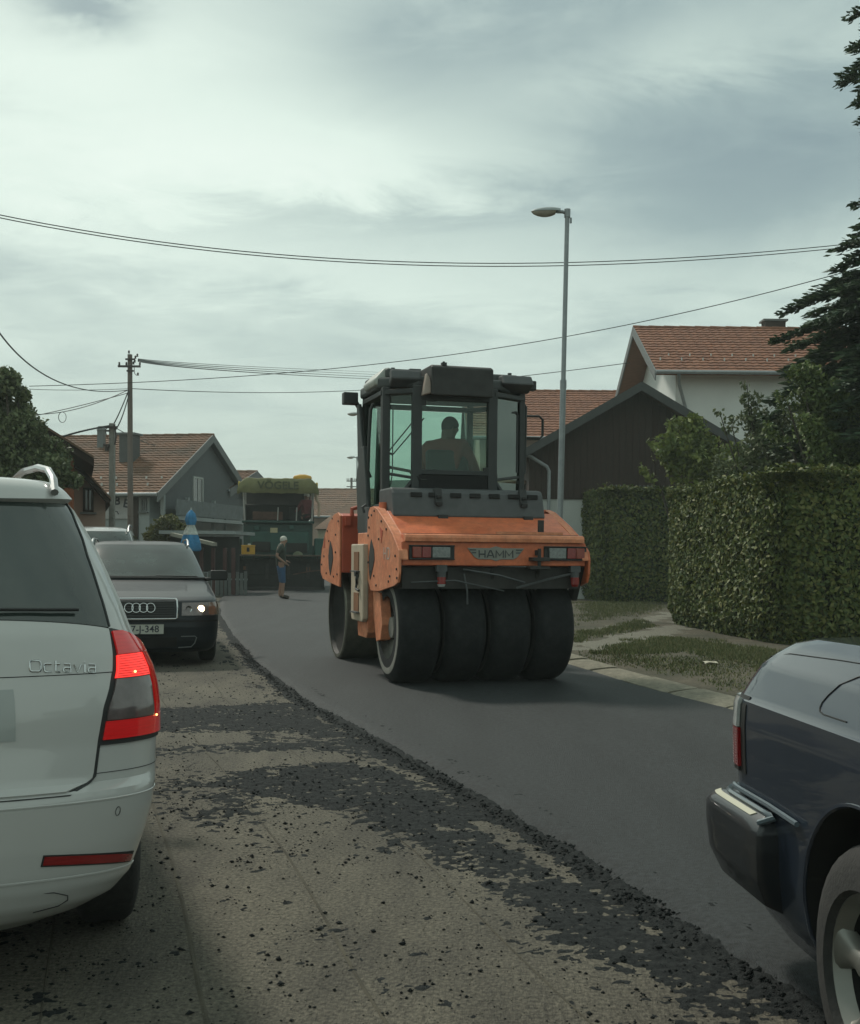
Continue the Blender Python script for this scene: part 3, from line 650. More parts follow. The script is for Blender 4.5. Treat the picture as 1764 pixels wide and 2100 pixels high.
def gable_house(name, loc, rz, x0, x1, depth, zE, zR, mw, mt, label, over=.6, overg=.6, rows=18, cols=40, soffit=None, trim=None, cat='house', barge_w=.2):
    """ridge along local x; front eave wall at local y=0, back at depth"""
    t = empty(name, loc, rz, label, cat); sl = (zR-zE)/(depth/2+over); half = depth/2
    zw = zE+sl*over-.10
    for nm, y0, y1 in (('wall',0,.3),('wall',depth-.3,depth)):
        mb = MB(); mb.box(((x0+x1)/2,(y0+y1)/2,zw/2),(x1-x0,.3,zw)); mb.build(nm, mw, t)
    for xa in (x0, x1-.3):
        mb = MB(); mb.prism([(.3,0),(depth-.3,0),(depth-.3,zw-.02),(half,zR-.14),(.3,zw-.02)],'x',xa+.002,xa+.298); mb.build('gable_wall', mw, t)
    X0, X1 = x0-overg, x1+overg
    rf = MB(); th = .16
    rf.prism([(-over,zE-.02),(half,zR-.02),(depth+over,zE-.02),(depth+over,zE-.02-th*.6),(half,zR-.02-th),(-over,zE-.02-th*.6)],'x',X0,X1)
    roof = rf.build('roof', soffit or m_dkwood, t)
    tile_roof('tile_field', (X0,-over-.03,zE),(X1,-over-.03,zE),(X0,half,zR),(X1,half,zR), rows, cols, mt, roof)
    tile_roof('tile_field', (X0,depth+over+.03,zE),(X1,depth+over+.03,zE),(X0,half,zR),(X1,half,zR), max(6,rows//2), max(8,cols//2), mt, roof)
    rg = MB(); n = max(6, cols//2)
    for i in range(n):
        xa = X0+(X1-X0)*i/n; rg.cyl((xa,half,zR+.0),(xa+(X1-X0)/n*1.04,half,zR+.0),.095,.075,8)
    o = rg.build('ridge_tile', mt, roof, smooth=True); o['kind'] = 'stuff'
    for xa in (X0-.02, X1-.02):
        b = MB(); b.prism([(-over-.04,zE-.10-barge_w),(half,zR-.10-barge_w),(half,zR+.04),(-over-.04,zE+.04)],'x',xa,xa+.04); b.build('bargeboard', trim or m_trim, roof)
        b = MB(); b.prism([(depth+over+.04,zE-.10-barge_w),(half,zR-.10-barge_w),(half,zR+.04),(depth+over+.04,zE+.04)],'x',xa,xa+.04); b.build('bargeboard', trim or m_trim, roof)
    g = MB(); g.tube([(X0,-over-.09,zE-.02),(X1,-over-.09,zE-.02)],.065,8); g.build('gutter', m_metal, roof, smooth=True)
    return t, roof
# --- white house at the right
H, rf = gable_house('white_house', (0,38.8,0), 0, 8.2, 24, 7.0, 7.35, 9.62, m_white, m_tile, 'tall white house with red tiled roof and snow guards behind the garden trees', over=.8, overg=.85, rows=17, cols=62, soffit=m_soffit)
gm = MB(); k = 0
for j, (yy) in enumerate((.15,.55)):
    sl = (9.62-7.35)/4.3
    for i in range(22):
        x = 7.7+i*.72+(.36 if j else 0); gm.box((x,yy-.0,7.35+sl*(yy+.8)+.07),(.04,.03,.11)); 
o = gm.build('snow_guard', mat('snow_guard_metal',(.5,.5,.48),.5), rf); o['kind'] = 'stuff'
mb = MB(); mb.box((12.6,3.9,9.75),(.75,.5,.42)); ch = mb.build('chimney', m_dkwood, rf); mb = MB(); mb.box((12.6,3.9,9.98),(.9,.62,.07)); mb.build('chimney_cap', m_trim, ch)
window(H, (8.19,2.0,6.1), .9, 1.1, (-1,0,0), m_white); window(H, (8.19,1.2,3.6), .9, 1.3, (-1,0,0), m_white)
window(H, (15.5,-.01,5.2), 1.2, 1.3, (0,-1,0), m_white)
mb = MB(); mb.tube([(8.12,-.85,7.25),(8.2,-.5,7.0),(8.5,-.12,6.3),(8.55,-.10,6.1),(8.55,-.10,.1)], .055, 8); mb.build('downpipe', m_metal, H, smooth=True)
# --- house behind it, only its roof shows
H2, rf2 = gable_house('tiled_house', (0,47,0), R(0), 2.0, 12, 8, 6.0, 8.5, m_pink, m_tile, 'house with brown tiled roof behind the dark wooden gable', rows=19, cols=44)
# --- garage with dark boarded gable
G = empty('garage', (0,32,0), 0, 'white garage with a dark boarded gable behind the hedges', 'garage')
xa, xb, xm, zr, ze = 2.75, 8.65, 5.72, 6.0, 4.25
mb = MB(); mb.box(((3.03+8.4)/2,2.5,1.42),(8.4-3.03,5,2.84)); mb.build('wall', m_white2, G)
def zroof(x): return zr-(zr-4.15)*abs(x-xm)/(8.9-xm)
nb = 0; board_mes = None
x = 2.72
while x < 8.72:
    w = .175; zt = zroof(x+w/2)-.16
    if x < 2.95: pass
    z0_ = 2.84
    mb = MB(); mb.prism([(x+.004,z0_),(x+w-.006,z0_),(x+w-.006,zroof(x+w)-.17),(x+.004,zroof(x)-.17)],'y',-.03-.006*((nb*7)%3),.0)
    mb.build('board', m_dkwood, G); x += w+.004; nb += 1
mb = MB(); mb.prism([(2.74,2.85),(8.7,2.85),(8.7,zroof(8.7)-.2),(xm,zr-.2),(2.74,zroof(2.74)-.2)],'y',.002,5); mb.build('gable_frame', m_dkwood, G)
for sg in (-1,1):
    xe = xm+sg*3.35
    mb = MB(); mb.prism([(xm,zr-.13),(xe,zroof(xe)-.13),(xe,zroof(xe)),(xm,zr)],'y',-.55,5.4); rfp = mb.build('roof', m_tile_dk, G)
    mb = MB(); mb.prism([(xm,zr-.22),(xe,zroof(xe)-.22),(xe,zroof(xe)+.03),(xm,zr+.03)],'y',-.60,-.55); mb.build('bargeboard', mat('weathered_board',(.055,.058,.058),.8), rfp)
mb = MB(); mb.tube([(2.62,-.3,4.02),(2.75,-.3,3.98),(3.2,-.2,3.72),(3.26,-.2,3.6),(3.26,-.2,.1)], .05, 8); mb.build('downpipe', m_metal, G, smooth=True)
# dark low store left of the garage seen beside the roller cab
S = empty('wooden_shed', (1.9,33.5,0), 0, 'dark wooden shed beside the white garage, seen past the roller cab', 'shed')
x = -1.2
while x < .9:
    mb = MB(); mb.prism([(x,0),(x+.19,0),(x+.19,3.1),(x,3.1)],'y',0,.03); mb.build('board', m_dkwood, S); x += .2
mb = MB(); mb.box((-.15,1.3,1.5),(2.05,2.5,3.0)); mb.build('wall', m_dkwood, S); mb = MB(); mb.prism([(-1.35,3.1),(1.0,3.35),(1.0,3.45),(-1.35,3.2)],'y',-.3,3); mb.build('roof', m_tile_dk, S)
# --- garden fence of thin pickets above the hedges
Fn = empty('garden_fence', (4.75,30.1,0), R(6), 'thin picket fence showing just above the hedges', 'fence')
mb = MB(); mb.box((0,0,1.4),(.022,.018,2.8)); pk = mb.build('picket', m_trim, Fn)
for i in range(42):
    o = pk if i == 0 else bpy.data.objects.new('picket', pk.data)
    if i: COL.objects.link(o); o.parent = Fn
    o.location = (i*.105,0,.34)
mb = MB(); mb.box((2.2,.02,3.02),(4.4,.02,.03)); mb.build('rail', m_trim, Fn); mb = MB(); mb.box((2.2,.02,1.0),(4.4,.02,.04)); mb.build('rail', m_trim, Fn)
# --- low tiled house at the left, banner under the eave
c0 = at(355,1013,42)
TH, trf = gable_house('tiled_cottage', (c0.x-.5,42.6,0), R(-12), -15.5, -.55, 9.2, c0.z, 6.05, m_grey, m_tile_old, 'low house with weathered tile roof, wide chimney and dark open gable behind the poles', over=.55, overg=.6, rows=24, cols=60, soffit=mat('grey_boards',(.055,.062,.066),.8,var=.2), trim=m_trim)
sl = (6.05-c0.z)/(4.6+.55)
mb = MB(); mb.box((-2.5,2.3,5.0),(.58,.60,1.7)); ch = mb.build('chimney', mat('chimney_render',(.075,.078,.078),.9), trf); mb = MB(); mb.box((-2.5,2.3,5.88),(.76,.78,.08)); mb.build('chimney_cap', m_trim, ch)
mb = MB(); mb.box((-4.4,3.6,5.75),(.25,.25,.9)); ch = mb.build('vent_stack', m_trim, trf); mb = MB(); mb.cyl((-4.4,3.6,6.2),(-4.4,3.6,6.36),.20,.14,10); mb.build('vent_cowl', m_trim, ch)
gm = MB()
for j in range(2):
    for i in range(9): 
        yy = .05+.55*j; gm.box((-5.6+i*.62+.3*j,yy,c0.z+sl*(yy+.55)+.08),(.06,.04,.11))
o = gm.build('snow_guard', MATS['snow_guard_metal'], trf); o['kind'] = 'stuff'
# gable end: posts, loft boarding with the gable's shade in its colour, balcony
gd = MB(); gd.prism([(.2,2.9),(9.0,2.9),(9.0,c0.z+.1),(4.6,5.8),(.2,c0.z+.1)],'x',-.24,-.20); gd.build('loft_boarding', mat('loft_boards',(.085,.097,.103),.85,var=.25,scale=14,stretch=(1,6,.3)), TH)
for yy in (.2, 2.4, 5.0): 
    mb = MB(); mb.box((-.10,yy,1.7),(.14,.14,3.4)); mb.build('post', mat('pale_post',(.26,.29,.29),.8), TH)
mb = MB(); mb.box((.0,4.8,2.55),(.7,8.6,.14)); mb.build('balcony_slab', m_grey, TH)
mb = MB(); mb.box((.30,4.8,2.95),(.05,8.6,.60)); mb.build('balcony_panel', mat('balcony_panel',(.13,.15,.155),.8,var=.2,scale=5), TH)
window(TH, (-.20,3.6,3.7), .9, 1.1, (1,0,0), m_white2); window(TH, (-.76,-.02,3.0), .16, .42, (0,-1,0), m_trim)
mb = MB(); mb.box((-1.10,-.03,2.1),(.24,.05,2.5)); mb.build('door', m_dkwood, TH)
# banner on the wall, black letters set in an arch
BN = empty('wall_banner', (0,0,0), 0, 'pale banner with arched dark letters under the eave of the low house', 'banner')
BN.location = TH.location; BN.rotation_euler = TH.rotation_euler
mb = MB(); mb.box((-1.98,-.06,2.95),(1.5,.05,.92)); mb.build('panel', mat('banner_cloth',(.36,.36,.36),.8,var=.08), BN)
m_ink = mat('dark_lettering', (.035,.035,.05), .7)
for i, chh in enumerate('SUBE'):
    a = (i-1.5)*.14; xx = -1.98+(i-1.5)*.36; zz_ = 3.16-.05*abs(i-1.5)**2
    mw = basis((xx,-.095,zz_),(math.cos(a),0,-math.sin(a)),(math.sin(a),0,math.cos(a)))
    text_mesh('letter', chh, .44, m_ink, BN, mw, .004, bold=.012)
mb = MB(); mb.tube([(-1.98,-.092,2.70),(-1.92,-.092,2.77),(-1.80,-.092,2.76),(-1.74,-.092,2.66)], .018, 5); mb.build('ornament', m_ink, BN)
# --- lower wing to the right of it
EX, exr = gable_house('grey_annexe', (at(470,1007,50).x-1.2,50,0), R(-12), -3.5, 1.15, 5.6, at(470,1006,50).z, at(480,966,52).z, m_grey, m_tile_old, 'grey annexe with small brown tiled gable roof behind the paver', over=.4, overg=.35, rows=12, cols=22)
window(EX, (.3,-.02,2.5), .7, 1.2, (0,-1,0), m_trim)
# --- pink house with half a gable and brick house, left edge
pz = at(152,945,29).z; pe = at(222,1025,29).z; PX = at(152,945,29).x
PH = empty('pink_house', (PX,29,0), R(17), 'pink rendered house with steep dark roof edge and one narrow window', 'house')
ex_ = at(222,1025,29).x-PX; k_ = (pz-pe)/ex_; wr_ = at(214,1060,29).x-PX
mb = MB(); mb.prism([(-.9,0),(wr_,0),(wr_,pz-.16-k_*wr_),(0,pz-.16),(-.9,pz-.16-k_*.9)],'y',0,6); mb.build('wall', m_pink, PH)
for sg in (-1,1):
    mb = MB(); mb.prism([(0,pz-.15),(sg*ex_,pe-.15),(sg*ex_,pe),(0,pz)],'y',-.5,6.3); r_ = mb.build('roof', m_dkwood, PH)
    mb = MB(); mb.prism([(0,pz+.003),(sg*(ex_+.03),pe-.02),(sg*(ex_+.03),pe+.04),(0,pz+.06)],'y',-.55,6.3); mb.build('roof_covering', m_tile_dk, r_)
wc = at(180,1025,29); window(PH, (wc.x-PX,-.01,wc.z), .20, .55, (0,-1,0), m_dkwood)
bz = at(192,946,26); BX = bz.x
BH = empty('brick_house', (BX,26,0), R(17), 'bare orange brick house with dark sloping roof behind the big tree', 'house')
bw = at(153,1060,26).x-BX; kk = .62
mb = MB(); mb.prism([(-8,0),(bw,0),(bw,bz.z-.2-kk*bw),(-4,bz.z-.2+kk*4),(-8,bz.z-.2)],'y',0,2.6); mb.build('wall', m_brick, BH)
for s_ in (0,1):
    q_ = [(-4,bz.z+kk*4),(0,bz.z),(0,bz.z-.16),(-4,bz.z+kk*4-.2)] if s_ == 0 else [(-4,bz.z+kk*4),(-8,bz.z),(-8,bz.z-.16),(-4,bz.z+kk*4-.2)]
    mb = MB(); mb.prism(q_,'y',-.8,2.9); r_ = mb.build('roof', m_dkwood, BH)
    q_ = [(x_,z_+.003+(.05 if i > 1 else 0)) for i,(x_,z_) in enumerate([q_[0],q_[1],q_[1],q_[0]])]; mb = MB(); mb.prism(q_,'y',-.85,2.9); mb.build('roof_covering', m_tile_dk, r_)
# --- far houses beyond the paver
FH, _ = gable_house('brown_house', (at(690,1100,70).x,70,0), R(-5), -1.6, 6, 8, at(690,1060,70).z, at(690,1004,74).z, m_pink, m_tile_dk, 'distant house with dull red tiled roof beyond the paver', rows=14, cols=26)
o = empty('hipped_house', (at(690,1100,60).x,60,0), 0, 'distant low house with dark hipped roof and pale yellow wall', 'house')
zt = at(695,1030,60).z; zb_ = at(695,1085,60).z
mb = MB(); mb.add([(-1.2,0,zb_),(2.8,0,zb_),(2.8,6,zb_),(-1.2,6,zb_),(.3,2.5,zt),(1.2,2.5,zt)],[(0,1,5,4),(1,2,5),(2,3,4,5),(3,0,4),(3,2,1,0)]); mb.build('roof', m_tile_dk, o)
mb = MB(); mb.box((.8,3.1,zb_/2-.01),(3.6,5.6,zb_-.02)); mb.build('wall', mat('yellow_render',(.36,.34,.25),.9,var=.06), o)
# ================================================================== POLES, LAMPS, WIRES
def lamp(x, Y, zh, label, r=.05, lean=.0):
    b = at(x, 1135, Y); t = empty('street_lamp', (b.x, Y, .05), 0, label, 'street lamp', 'street lamps along the right side')
    mb = MB(); mb.cyl((0,0,0),(lean*.6,0,zh*.575),r*1.15,r*1.15,14); mb.cyl((lean*.6,0,zh*.575),(lean,0,zh),r*.92,r*.86,14); mb.build('pole', m_metal, t, smooth=True)
    mb = MB(); mb.cyl((lean*.6,0,zh*.565),(lean*.6,0,zh*.585),r*1.25,r*1.25,14); mb.build('collar', m_metal, t, smooth=True)
    mb = MB(); mb.tube([(lean,0,zh-.06),(lean-.10,0,zh-.03),(lean-.20,0,zh-.03)],.035,8); mb.cyl((lean,0,zh-.14),(lean,0,zh+.02),r*1.2,r*1.2,12); mb.box((lean+.07,0,zh-.20),(.04,.05,.10)); mb.build('bracket', m_metal, t, smooth=True)
    # cobra head: shell loft and glass bowl
    hs = []; hb = []
    for i in range(13):
        s = i/12; x_ = lean-.14-.58*s; w = .13*math.sin(PI*min(1,.12+s*.88))**.45*(1-.15*s); hgt = .085*math.sin(PI*min(1,.25+s*.75))**.6
        hs.append([(x_, math.cos(a)*w, zh-.03+math.sin(a)*hgt) for a in [PI*j/10 for j in range(11)]])
        if i >= 2: hb.append([(x_, math.cos(a)*w*.9, zh-.033-math.sin(a)*.105*math.sin(PI*min(1,.08+(s-.16)/.84*.92))**.6) for a in [PI*j/10 for j in range(11)]])
    mb = MB(); mb.grid(hs); mb.build('lamp_head', mat('lamp_shell',(.30,.33,.33),.5), t, smooth=True)
    mb = MB(); mb.grid(hb); mb.build('lamp_glass', mat('lamp_bowl',(.30,.27,.22),.25,var=.1,coat=.5), t, smooth=True); return t
lamp(1145, 22.9, 8.05, 'tall grey street lamp standing just behind the road roller', .052, .10)
lamp(741, 55, 7.9, 'second street lamp, its head level with the roller cab top', .05)
lamp(731, 80, 7.9, 'farthest street lamp, smallest of the row', .05)
m_pole = mat('concrete_pole', (.20,.20,.18), .9, scale=6, var=.15); m_ins = mat('insulator', (.04,.03,.028), .4); m_wire = mat('wire', (.018,.020,.020), .6)
m_wpole = mat('weathered_pole', (.15,.125,.11), .9, scale=6, var=.2, stretch=(1,1,.2))
b = at(268, 1135, 36); UP = empty('utility_pole', (b.x,36,0), 0, 'tall thin utility pole with cross arm and insulators', 'utility pole')
zt = at(266,727,36).z
mb = MB(); mb.cyl((0,0,0),(-.03,0,zt),.10,.075,12); mb.build('pole', m_wpole, UP, smooth=True)
mb = MB(); mb.box((-.03,-.08,zt-.38),(.70,.07,.06)); mb.box((.0,-.08,zt-.16),(.30,.05,.05)); mb.box((-.0,-.08,zt-.52),(.22,.05,.05)); mb.build('cross_arm', m_ins, UP)
for dx_, dz_ in ((-.34,-.30),(-.12,-.30),(.10,-.28),(.30,-.30),(-.04,.06),(.16,-.10),(.14,-.22),(.22,-.04),(.24,-.62)):
    mb = MB(); mb.revolve([(0,.012),(.0,.03),(.03,.034),(.04,.02),(.06,.036),(.09,.02),(.10,.0)],(dx_,-.08,zt+dz_-.04),'z',8); mb.build('insulator', m_ins, UP, smooth=True)
mb = MB(); mb.tube([(.12,-.08,zt-.4),(.14,-.1,zt-.6),(.20,-.1,zt-.66),(.24,-.1,zt-.62)],.012,5); mb.build('hook', m_ins, UP)
b = at(230, 1135, 32); CP = empty('concrete_pole', (b.x,32,0), 0, 'shorter pale concrete pole left of the tall utility pole', 'utility pole')
zt2 = at(228,868,32).z
mb = MB(); mb.box((0,0,zt2/2),(.15,.15,zt2)); mb.build('pole', m_pole, CP, bevel=.02)
mb = MB(); mb.box((.0,-.10,zt2-.12),(.34,.06,.06)); mb.box((-.10,-.1,zt2-.22),(.12,.05,.05)); mb.tube([(.08,-.09,zt2-.05),(.14,-.1,zt2-.35),(.10,-.1,zt2-.6)],.025,6); mb.tube([(-.08,-.09,zt2-.1),(-.16,-.1,zt2-.2),(-.12,-.1,zt2-.4),(-.02,-.09,zt2-.45)],.012,5); mb.build('fittings', m_ins, CP)
mb = MB(); mb.box((-.12,-.11,zt2-.62),(.16,.12,.07)); mb.cyl((-.12,-.11,zt2-.78),(-.12,-.11,zt2-.65),.05,.07,8); mb.build('floodlight', m_ins, CP)
b = at(720, 1135, 105); DP = empty('utility_pole', (b.x,105,0), 0, 'tiny distant utility pole beside the farthest street lamp', 'utility pole')
zt = at(720,980,105).z; mb = MB(); mb.cyl((0,0,0),(0,0,zt),.13,.10,8); mb.build('pole', m_wpole, DP); mb = MB()
for k in range(2): mb.box((0,0,zt-.3-.5*k),(.9,.1,.08))
for k in range(6): mb.cyl((-.4+.16*k,0,zt-.27),(-.4+.16*k,0,zt-.05),.04,.04,6)
mb.build('cross_arm', m_ins, DP)
def catn(pts, n=40):
    """smooth curve through at() points: quadratic (3 points) in 3-D"""
    P = [at(*p) for p in pts]
    if len(P) == 2: return P
    t1 = (pts[1][0]-pts[0][0])/(pts[-1][0]-pts[0][0]); out = []
    for i in range(n+1):
        t_ = i/n; l0 = (t_-t1)*(t_-1)/(t1); l1 = t_*(t_-1)/(t1*(t1-1)); l2 = t_*(t_-t1)/(1-t1)
        out.append(P[0]*l0+P[1]*l1+P[2]*l2)
    return out
def wire(pts, r, label, name='overhead_wire', wig=0, n=40):
    P = catn(pts, n)
    mb = MB()
    if wig:
        Q = []; k = 240
        for s_ in (0, PI):
            L = []
            for i in range(k+1):
                f = i/k*(len(P)-1); a = int(min(f,len(P)-2)); q = P[a].lerp(P[a+1], f-a); ph = i*.9+s_; L.append(q+Vector((0,math.cos(ph)*wig,math.sin(ph)*wig)))
            mb.tube(L, r, 4)
    else: mb.tube(P, r, 4)
    o = mb.build(name, m_wire, None); return tag(o, label, 'wire', 'overhead wires')
wire([(-260,380,21),(700,531,24),(2050,462,27)], .011, 'upper of the pair of thick wires crossing the sky above the street lamp arm')
wire([(-260,386,21.2),(700,537,24),(2050,468,27)], .011, 'lower of the pair of thick wires crossing the sky above the street lamp arm')
wire([(60,792,30),(640,760,30),(2050,462,22)], .011, 'long single wire rising from the left tree to the conifer at upper right')
wire([(270,797,36),(590,805,44),(1292,744,38.6)], .016, 'sagging wire from the tall utility pole behind the roller cab to the white house')
wire([(60,798,30),(150,800,33),(266,797,36)], .010, 'thin level wire between the left tree and the tall utility pole')
wire([(-40,615,20),(125,785,27),(262,800,36)], .015, 'thick dark cable sweeping down from the left edge to the tall pole')
wire([(70,850,31),(160,838,33),(262,800,36)], .013, 'lower service cable running left from the tall pole over the roof')
wire([(20,862,30),(130,840,33),(262,806,36)], .013, 'lowest service cable from the tall pole towards the tree')
for k in range(4):
    wire([(284,736+k*1.5,36),(520,752+k*4,60),(900,768+k*5,130)], .016+.004*k, ['topmost','second','third','lowest'][k]+' of four fine wires leading from the pole top to the far pole')
wire([(232,872,32),(250,835,34),(264,800,36)], .010, 'left twisted cable from the concrete pole up to the tall pole', wig=.02)
wire([(238,880,32),(254,845,34),(266,803,36)], .010, 'right twisted cable from the concrete pole up to the tall pole', wig=.02)
wire([(100,905,29),(165,885,30),(226,873,32)], .010, 'twisted cable from the concrete pole left to the brick house roof', wig=.02)
wire([(232,874,32),(270,895,38),(320,915,44)], .013, 'cable from the concrete pole down to the cottage roof')
cp = at(128,847,33); mb = MB(); mb.tube([(cp.x+math.cos(a)*.11,33,cp.z-.12+math.sin(a)*.15) for a in [2*PI*i/16 for i in range(17)]],.010,4); tag(mb.build('wire_coil', m_wire), 'small coil of spare wire hanging from the service cables', 'wire coil')
# ================================================================== FORECOURT THINGS AT THE LEFT
U0 = at(392,1135,31)
PR = empty('parasol', (U0.x,31,0), 0, 'closed blue parasol with a white band beside the kiosk', 'parasol')
m_blue = mat('blue_canvas', (.035,.20,.40), .8, scale=6, var=.25); m_wcan = mat('white_canvas', (.45,.48,.45), .8, scale=12, var=.3)
def furl(name, prof, m, fold=.14, n=40):
    P = [[(math.cos(a)*r*(1+fold*math.sin(a*5+z*2)), math.sin(a)*r*(1+fold*math.sin(a*5+z*2)), z) for a in [2*PI*i/n for i in range(n+1)]] for z, r in prof]
    mb = MB(); mb.grid(P, flip=True); return mb.build(name, m, PR, smooth=True)
zt = at(392,1045,31).z; zb_ = at(392,1128,31).z; Lh = zt-zb_
furl('canopy', [(zb_-.03,.22),(zb_+.02,.26),(zb_+.2*Lh,.24),(zb_+.42*Lh,.17)], m_blue); furl('canopy_band', [(zb_+.38*Lh,.19),(zb_+.5*Lh,.15),(zb_+.60*Lh,.10),(zb_+.64*Lh,.11)], m_wcan)
furl('canopy_top', [(zb_+.62*Lh,.11),(zb_+.75*Lh,.15),(zb_+.9*Lh,.11),(zt-.02,.03),(zt,.005)], m_blue)
mb = MB(); mb.cyl((0,0,0),(0,0,zt+.05),.025,.02,8); mb.build('pole', m_white2, PR)
K0 = at(430,1135,34); KI = empty('kiosk', (K0.x,34,0), R(-4), 'low kiosk with pale roof edge and dark red posts behind the parasol', 'kiosk')
zt = at(430,1092,34).z
mb = MB(); mb.box((-.35,1.2,zt),(2.3,2.6,.10)); mb.build('roof', m_grey, KI); mb = MB(); mb.prism([(-1.0,zt-.02),(.25,zt-.30),(.25,zt-.40),(-1.0,zt-.12)],'y',-.6,-.1); mb.build('awning', mat('awning_beige',(.30,.29,.24),.8), KI)
m_red = mat('dark_red_paint', (.07,.028,.026), .6, var=.2)
for i, x_ in enumerate((-.95,-.2,.15,.5,.75)): mb = MB(); mb.box((x_,-.15,(zt-.45)/2),(.10,.10,zt-.45)); mb.build('post', m_red, KI)
mb = MB(); mb.box((-.3,.6,(zt-.1)/2),(2.1,.06,zt-.12)); mb.build('back_wall', m_curtain, KI)
mb = MB(); mb.box((-.35,-.18,.35),(1.3,.05,.7)); mb.build('front_panel', m_grey, KI)
m_kfen = mat('fence_grey',(.11,.12,.115),.85,var=.2)
gf = empty('low_fence', (K0.x-.3,33.2,0), 0, 'low fence of grey and dark red slats before the kiosk', 'fence')
for i in range(14): mb = MB(); mb.box((i*.115,0,.36),(.09,.02,.66+.05*((i*5)%3))); mb.build('slat', m_red if i%5 == 0 else m_kfen, gf)
mb = MB(); mb.box((.75,.03,.5),(1.6,.02,.05)); mb.build('rail', m_grey, gf)
for (px, py, Y, lab) in ((460,1113,35,'white globe lamp on a short post by the kiosk'),(479,1132,36.5,'small white globe light low down beside the paver')):
    g = at(px,py,Y); t = empty('globe_lamp', (g.x,Y,0), 0, lab, 'lamp'); mb = MB(); mb.cyl((0,0,0),(0,0,g.z-.08),.03,.03,8); mb.build('post', m_curtain, t)
    mb = MB(); mb.revolve([(.10*-math.cos(PI*i/10),max(.001,.10*math.sin(PI*i/10))) for i in range(11)],(0,0,g.z),'z',16); mb.build('globe', mat('opal_glass',(.72,.74,.72),.3,var=.02), t, smooth=True)
mb = MB(); mb.prism([(-30,.0),(0,0),(0,.85),(-30,.85)],'y',0,.1); w = mb.build('garden_wall', m_grey); w.location = (at(470,1135,46).x,46,0); tag(w, 'low grey wall across the forecourt before the low house', 'wall')
OCT_TAB = [(.22,.60,.14,4.35),(.27,.70,.06,4.42),(.31,.765,.03,4.45),(.36,.805,.012,4.5),(.405,.82,.004,4.5),(.475,.845,0,4.52),(.55,.865,0,4.52),(.60,.872,.0,4.5),(.625,.876,.008,4.5),(.645,.882,.045,4.5),(.75,.886,.06,4.45),
 (.84,.886,.066,4.2),(.90,.880,.075,3.7),(.95,.868,.085,3.4),(1.0,.845,.092,3.2),(1.06,.812,.105,3.05),(1.14,.788,.15,2.95),(1.24,.752,.215,2.8),(1.33,.716,.275,2.7),(1.42,.670,.33,2.5),(1.465,.632,.345,2.3),(1.485,.605,.355,2.15),(1.50,.53,.50,2.0),(1.512,.38,.75,1.8)]
MER_TAB = [(.18,.745,.30,4.8),(.24,.785,.22,4.9),(.30,.812,.18,4.95),(.40,.832,.16,4.97),(.55,.846,.15,4.97),(.70,.855,.145,4.95),(.80,.860,.15,4.9),(.868,.858,.155,4.3),(.875,.850,.158,4.1),(.92,.828,.17,3.8),(.965,.800,.20,3.6),(1.00,.768,.235,3.5),(1.025,.735,.29,3.4),(1.042,.705,.37,3.35),(1.052,.695,1.1,3.3),(1.065,.685,1.25,3.2),(1.15,.655,1.45,3.0),(1.30,.59,1.70,2.75),(1.38,.55,1.9,2.5),(1.42,.48,2.1,2.3),(1.435,.36,2.25,2.1)]
MER_BUMP = [(.28,.80,.07,.56),(.31,.86,.03,.57),(.38,.892,.008,.585),(.47,.902,.0,.60),(.525,.902,.0,.60),(.548,.890,.02,.59),(.566,.872,.06,.58),(.575,.855,.12,.57)]
# ================================================================== CARS
m_paintw = mat('white_paint', (.44,.44,.425), .32, coat=1.0, var=.02, scale=3)
m_paintb = mat('dark_blue_paint', (.016,.024,.040), .36, metal=0, coat=1, var=.10, scale=2, coat_ior=1.52, spec=.2)
m_paintg = mat('dark_grey_paint', (.009,.013,.017), .5, metal=0, coat=.25, var=.06, coat_ior=1.4, spec=.25)
m_paints = mat('silver_paint', (.30,.31,.31), .35, metal=.6, coat=.6, var=.05)
m_rub = mat('rubber', (.018,.018,.018), .85, scale=30, col2=(.035,.034,.032), bump=.3, bscale=80)
m_blk = mat('black_plastic', (.015,.016,.016), .55, var=.15)
m_under = mat('underbody', (.010,.010,.010), .95)
m_cglass = mat('car_glass', (.030,.040,.036), .10, coat=.8, var=.35, scale=2)
m_chrome = mat('chrome', (.55,.56,.56), .18, metal=1, var=.05)
m_alloy = mat('alloy', (.22,.22,.20), .45, metal=.7, var=.1, scale=8)
m_lred = mat('red_lens', (.22,.006,.008), .12, coat=1, scale=60, var=.25, stretch=(.2,.2,3))
m_lglow = mat('glowing_red_lens', (.30,.006,.008), .15, coat=1, scale=60, var=.25, stretch=(.2,.2,3), emit=(1,.03,.025), estr=.16)
m_lit = mat('lit_red_lens', (.5,.01,.01), .2, emit=(1,.040,.030), estr=1.15)
m_hot = mat('bulb_glow', (.9,.5,.3), .2, emit=(1,.35,.12), estr=5)
m_clear = mat('smoked_lens', (.12,.095,.092), .12, coat=1, scale=12, var=.35)
m_clearw = mat('white_lens', (.45,.47,.46), .12, coat=1, scale=40, var=.2)
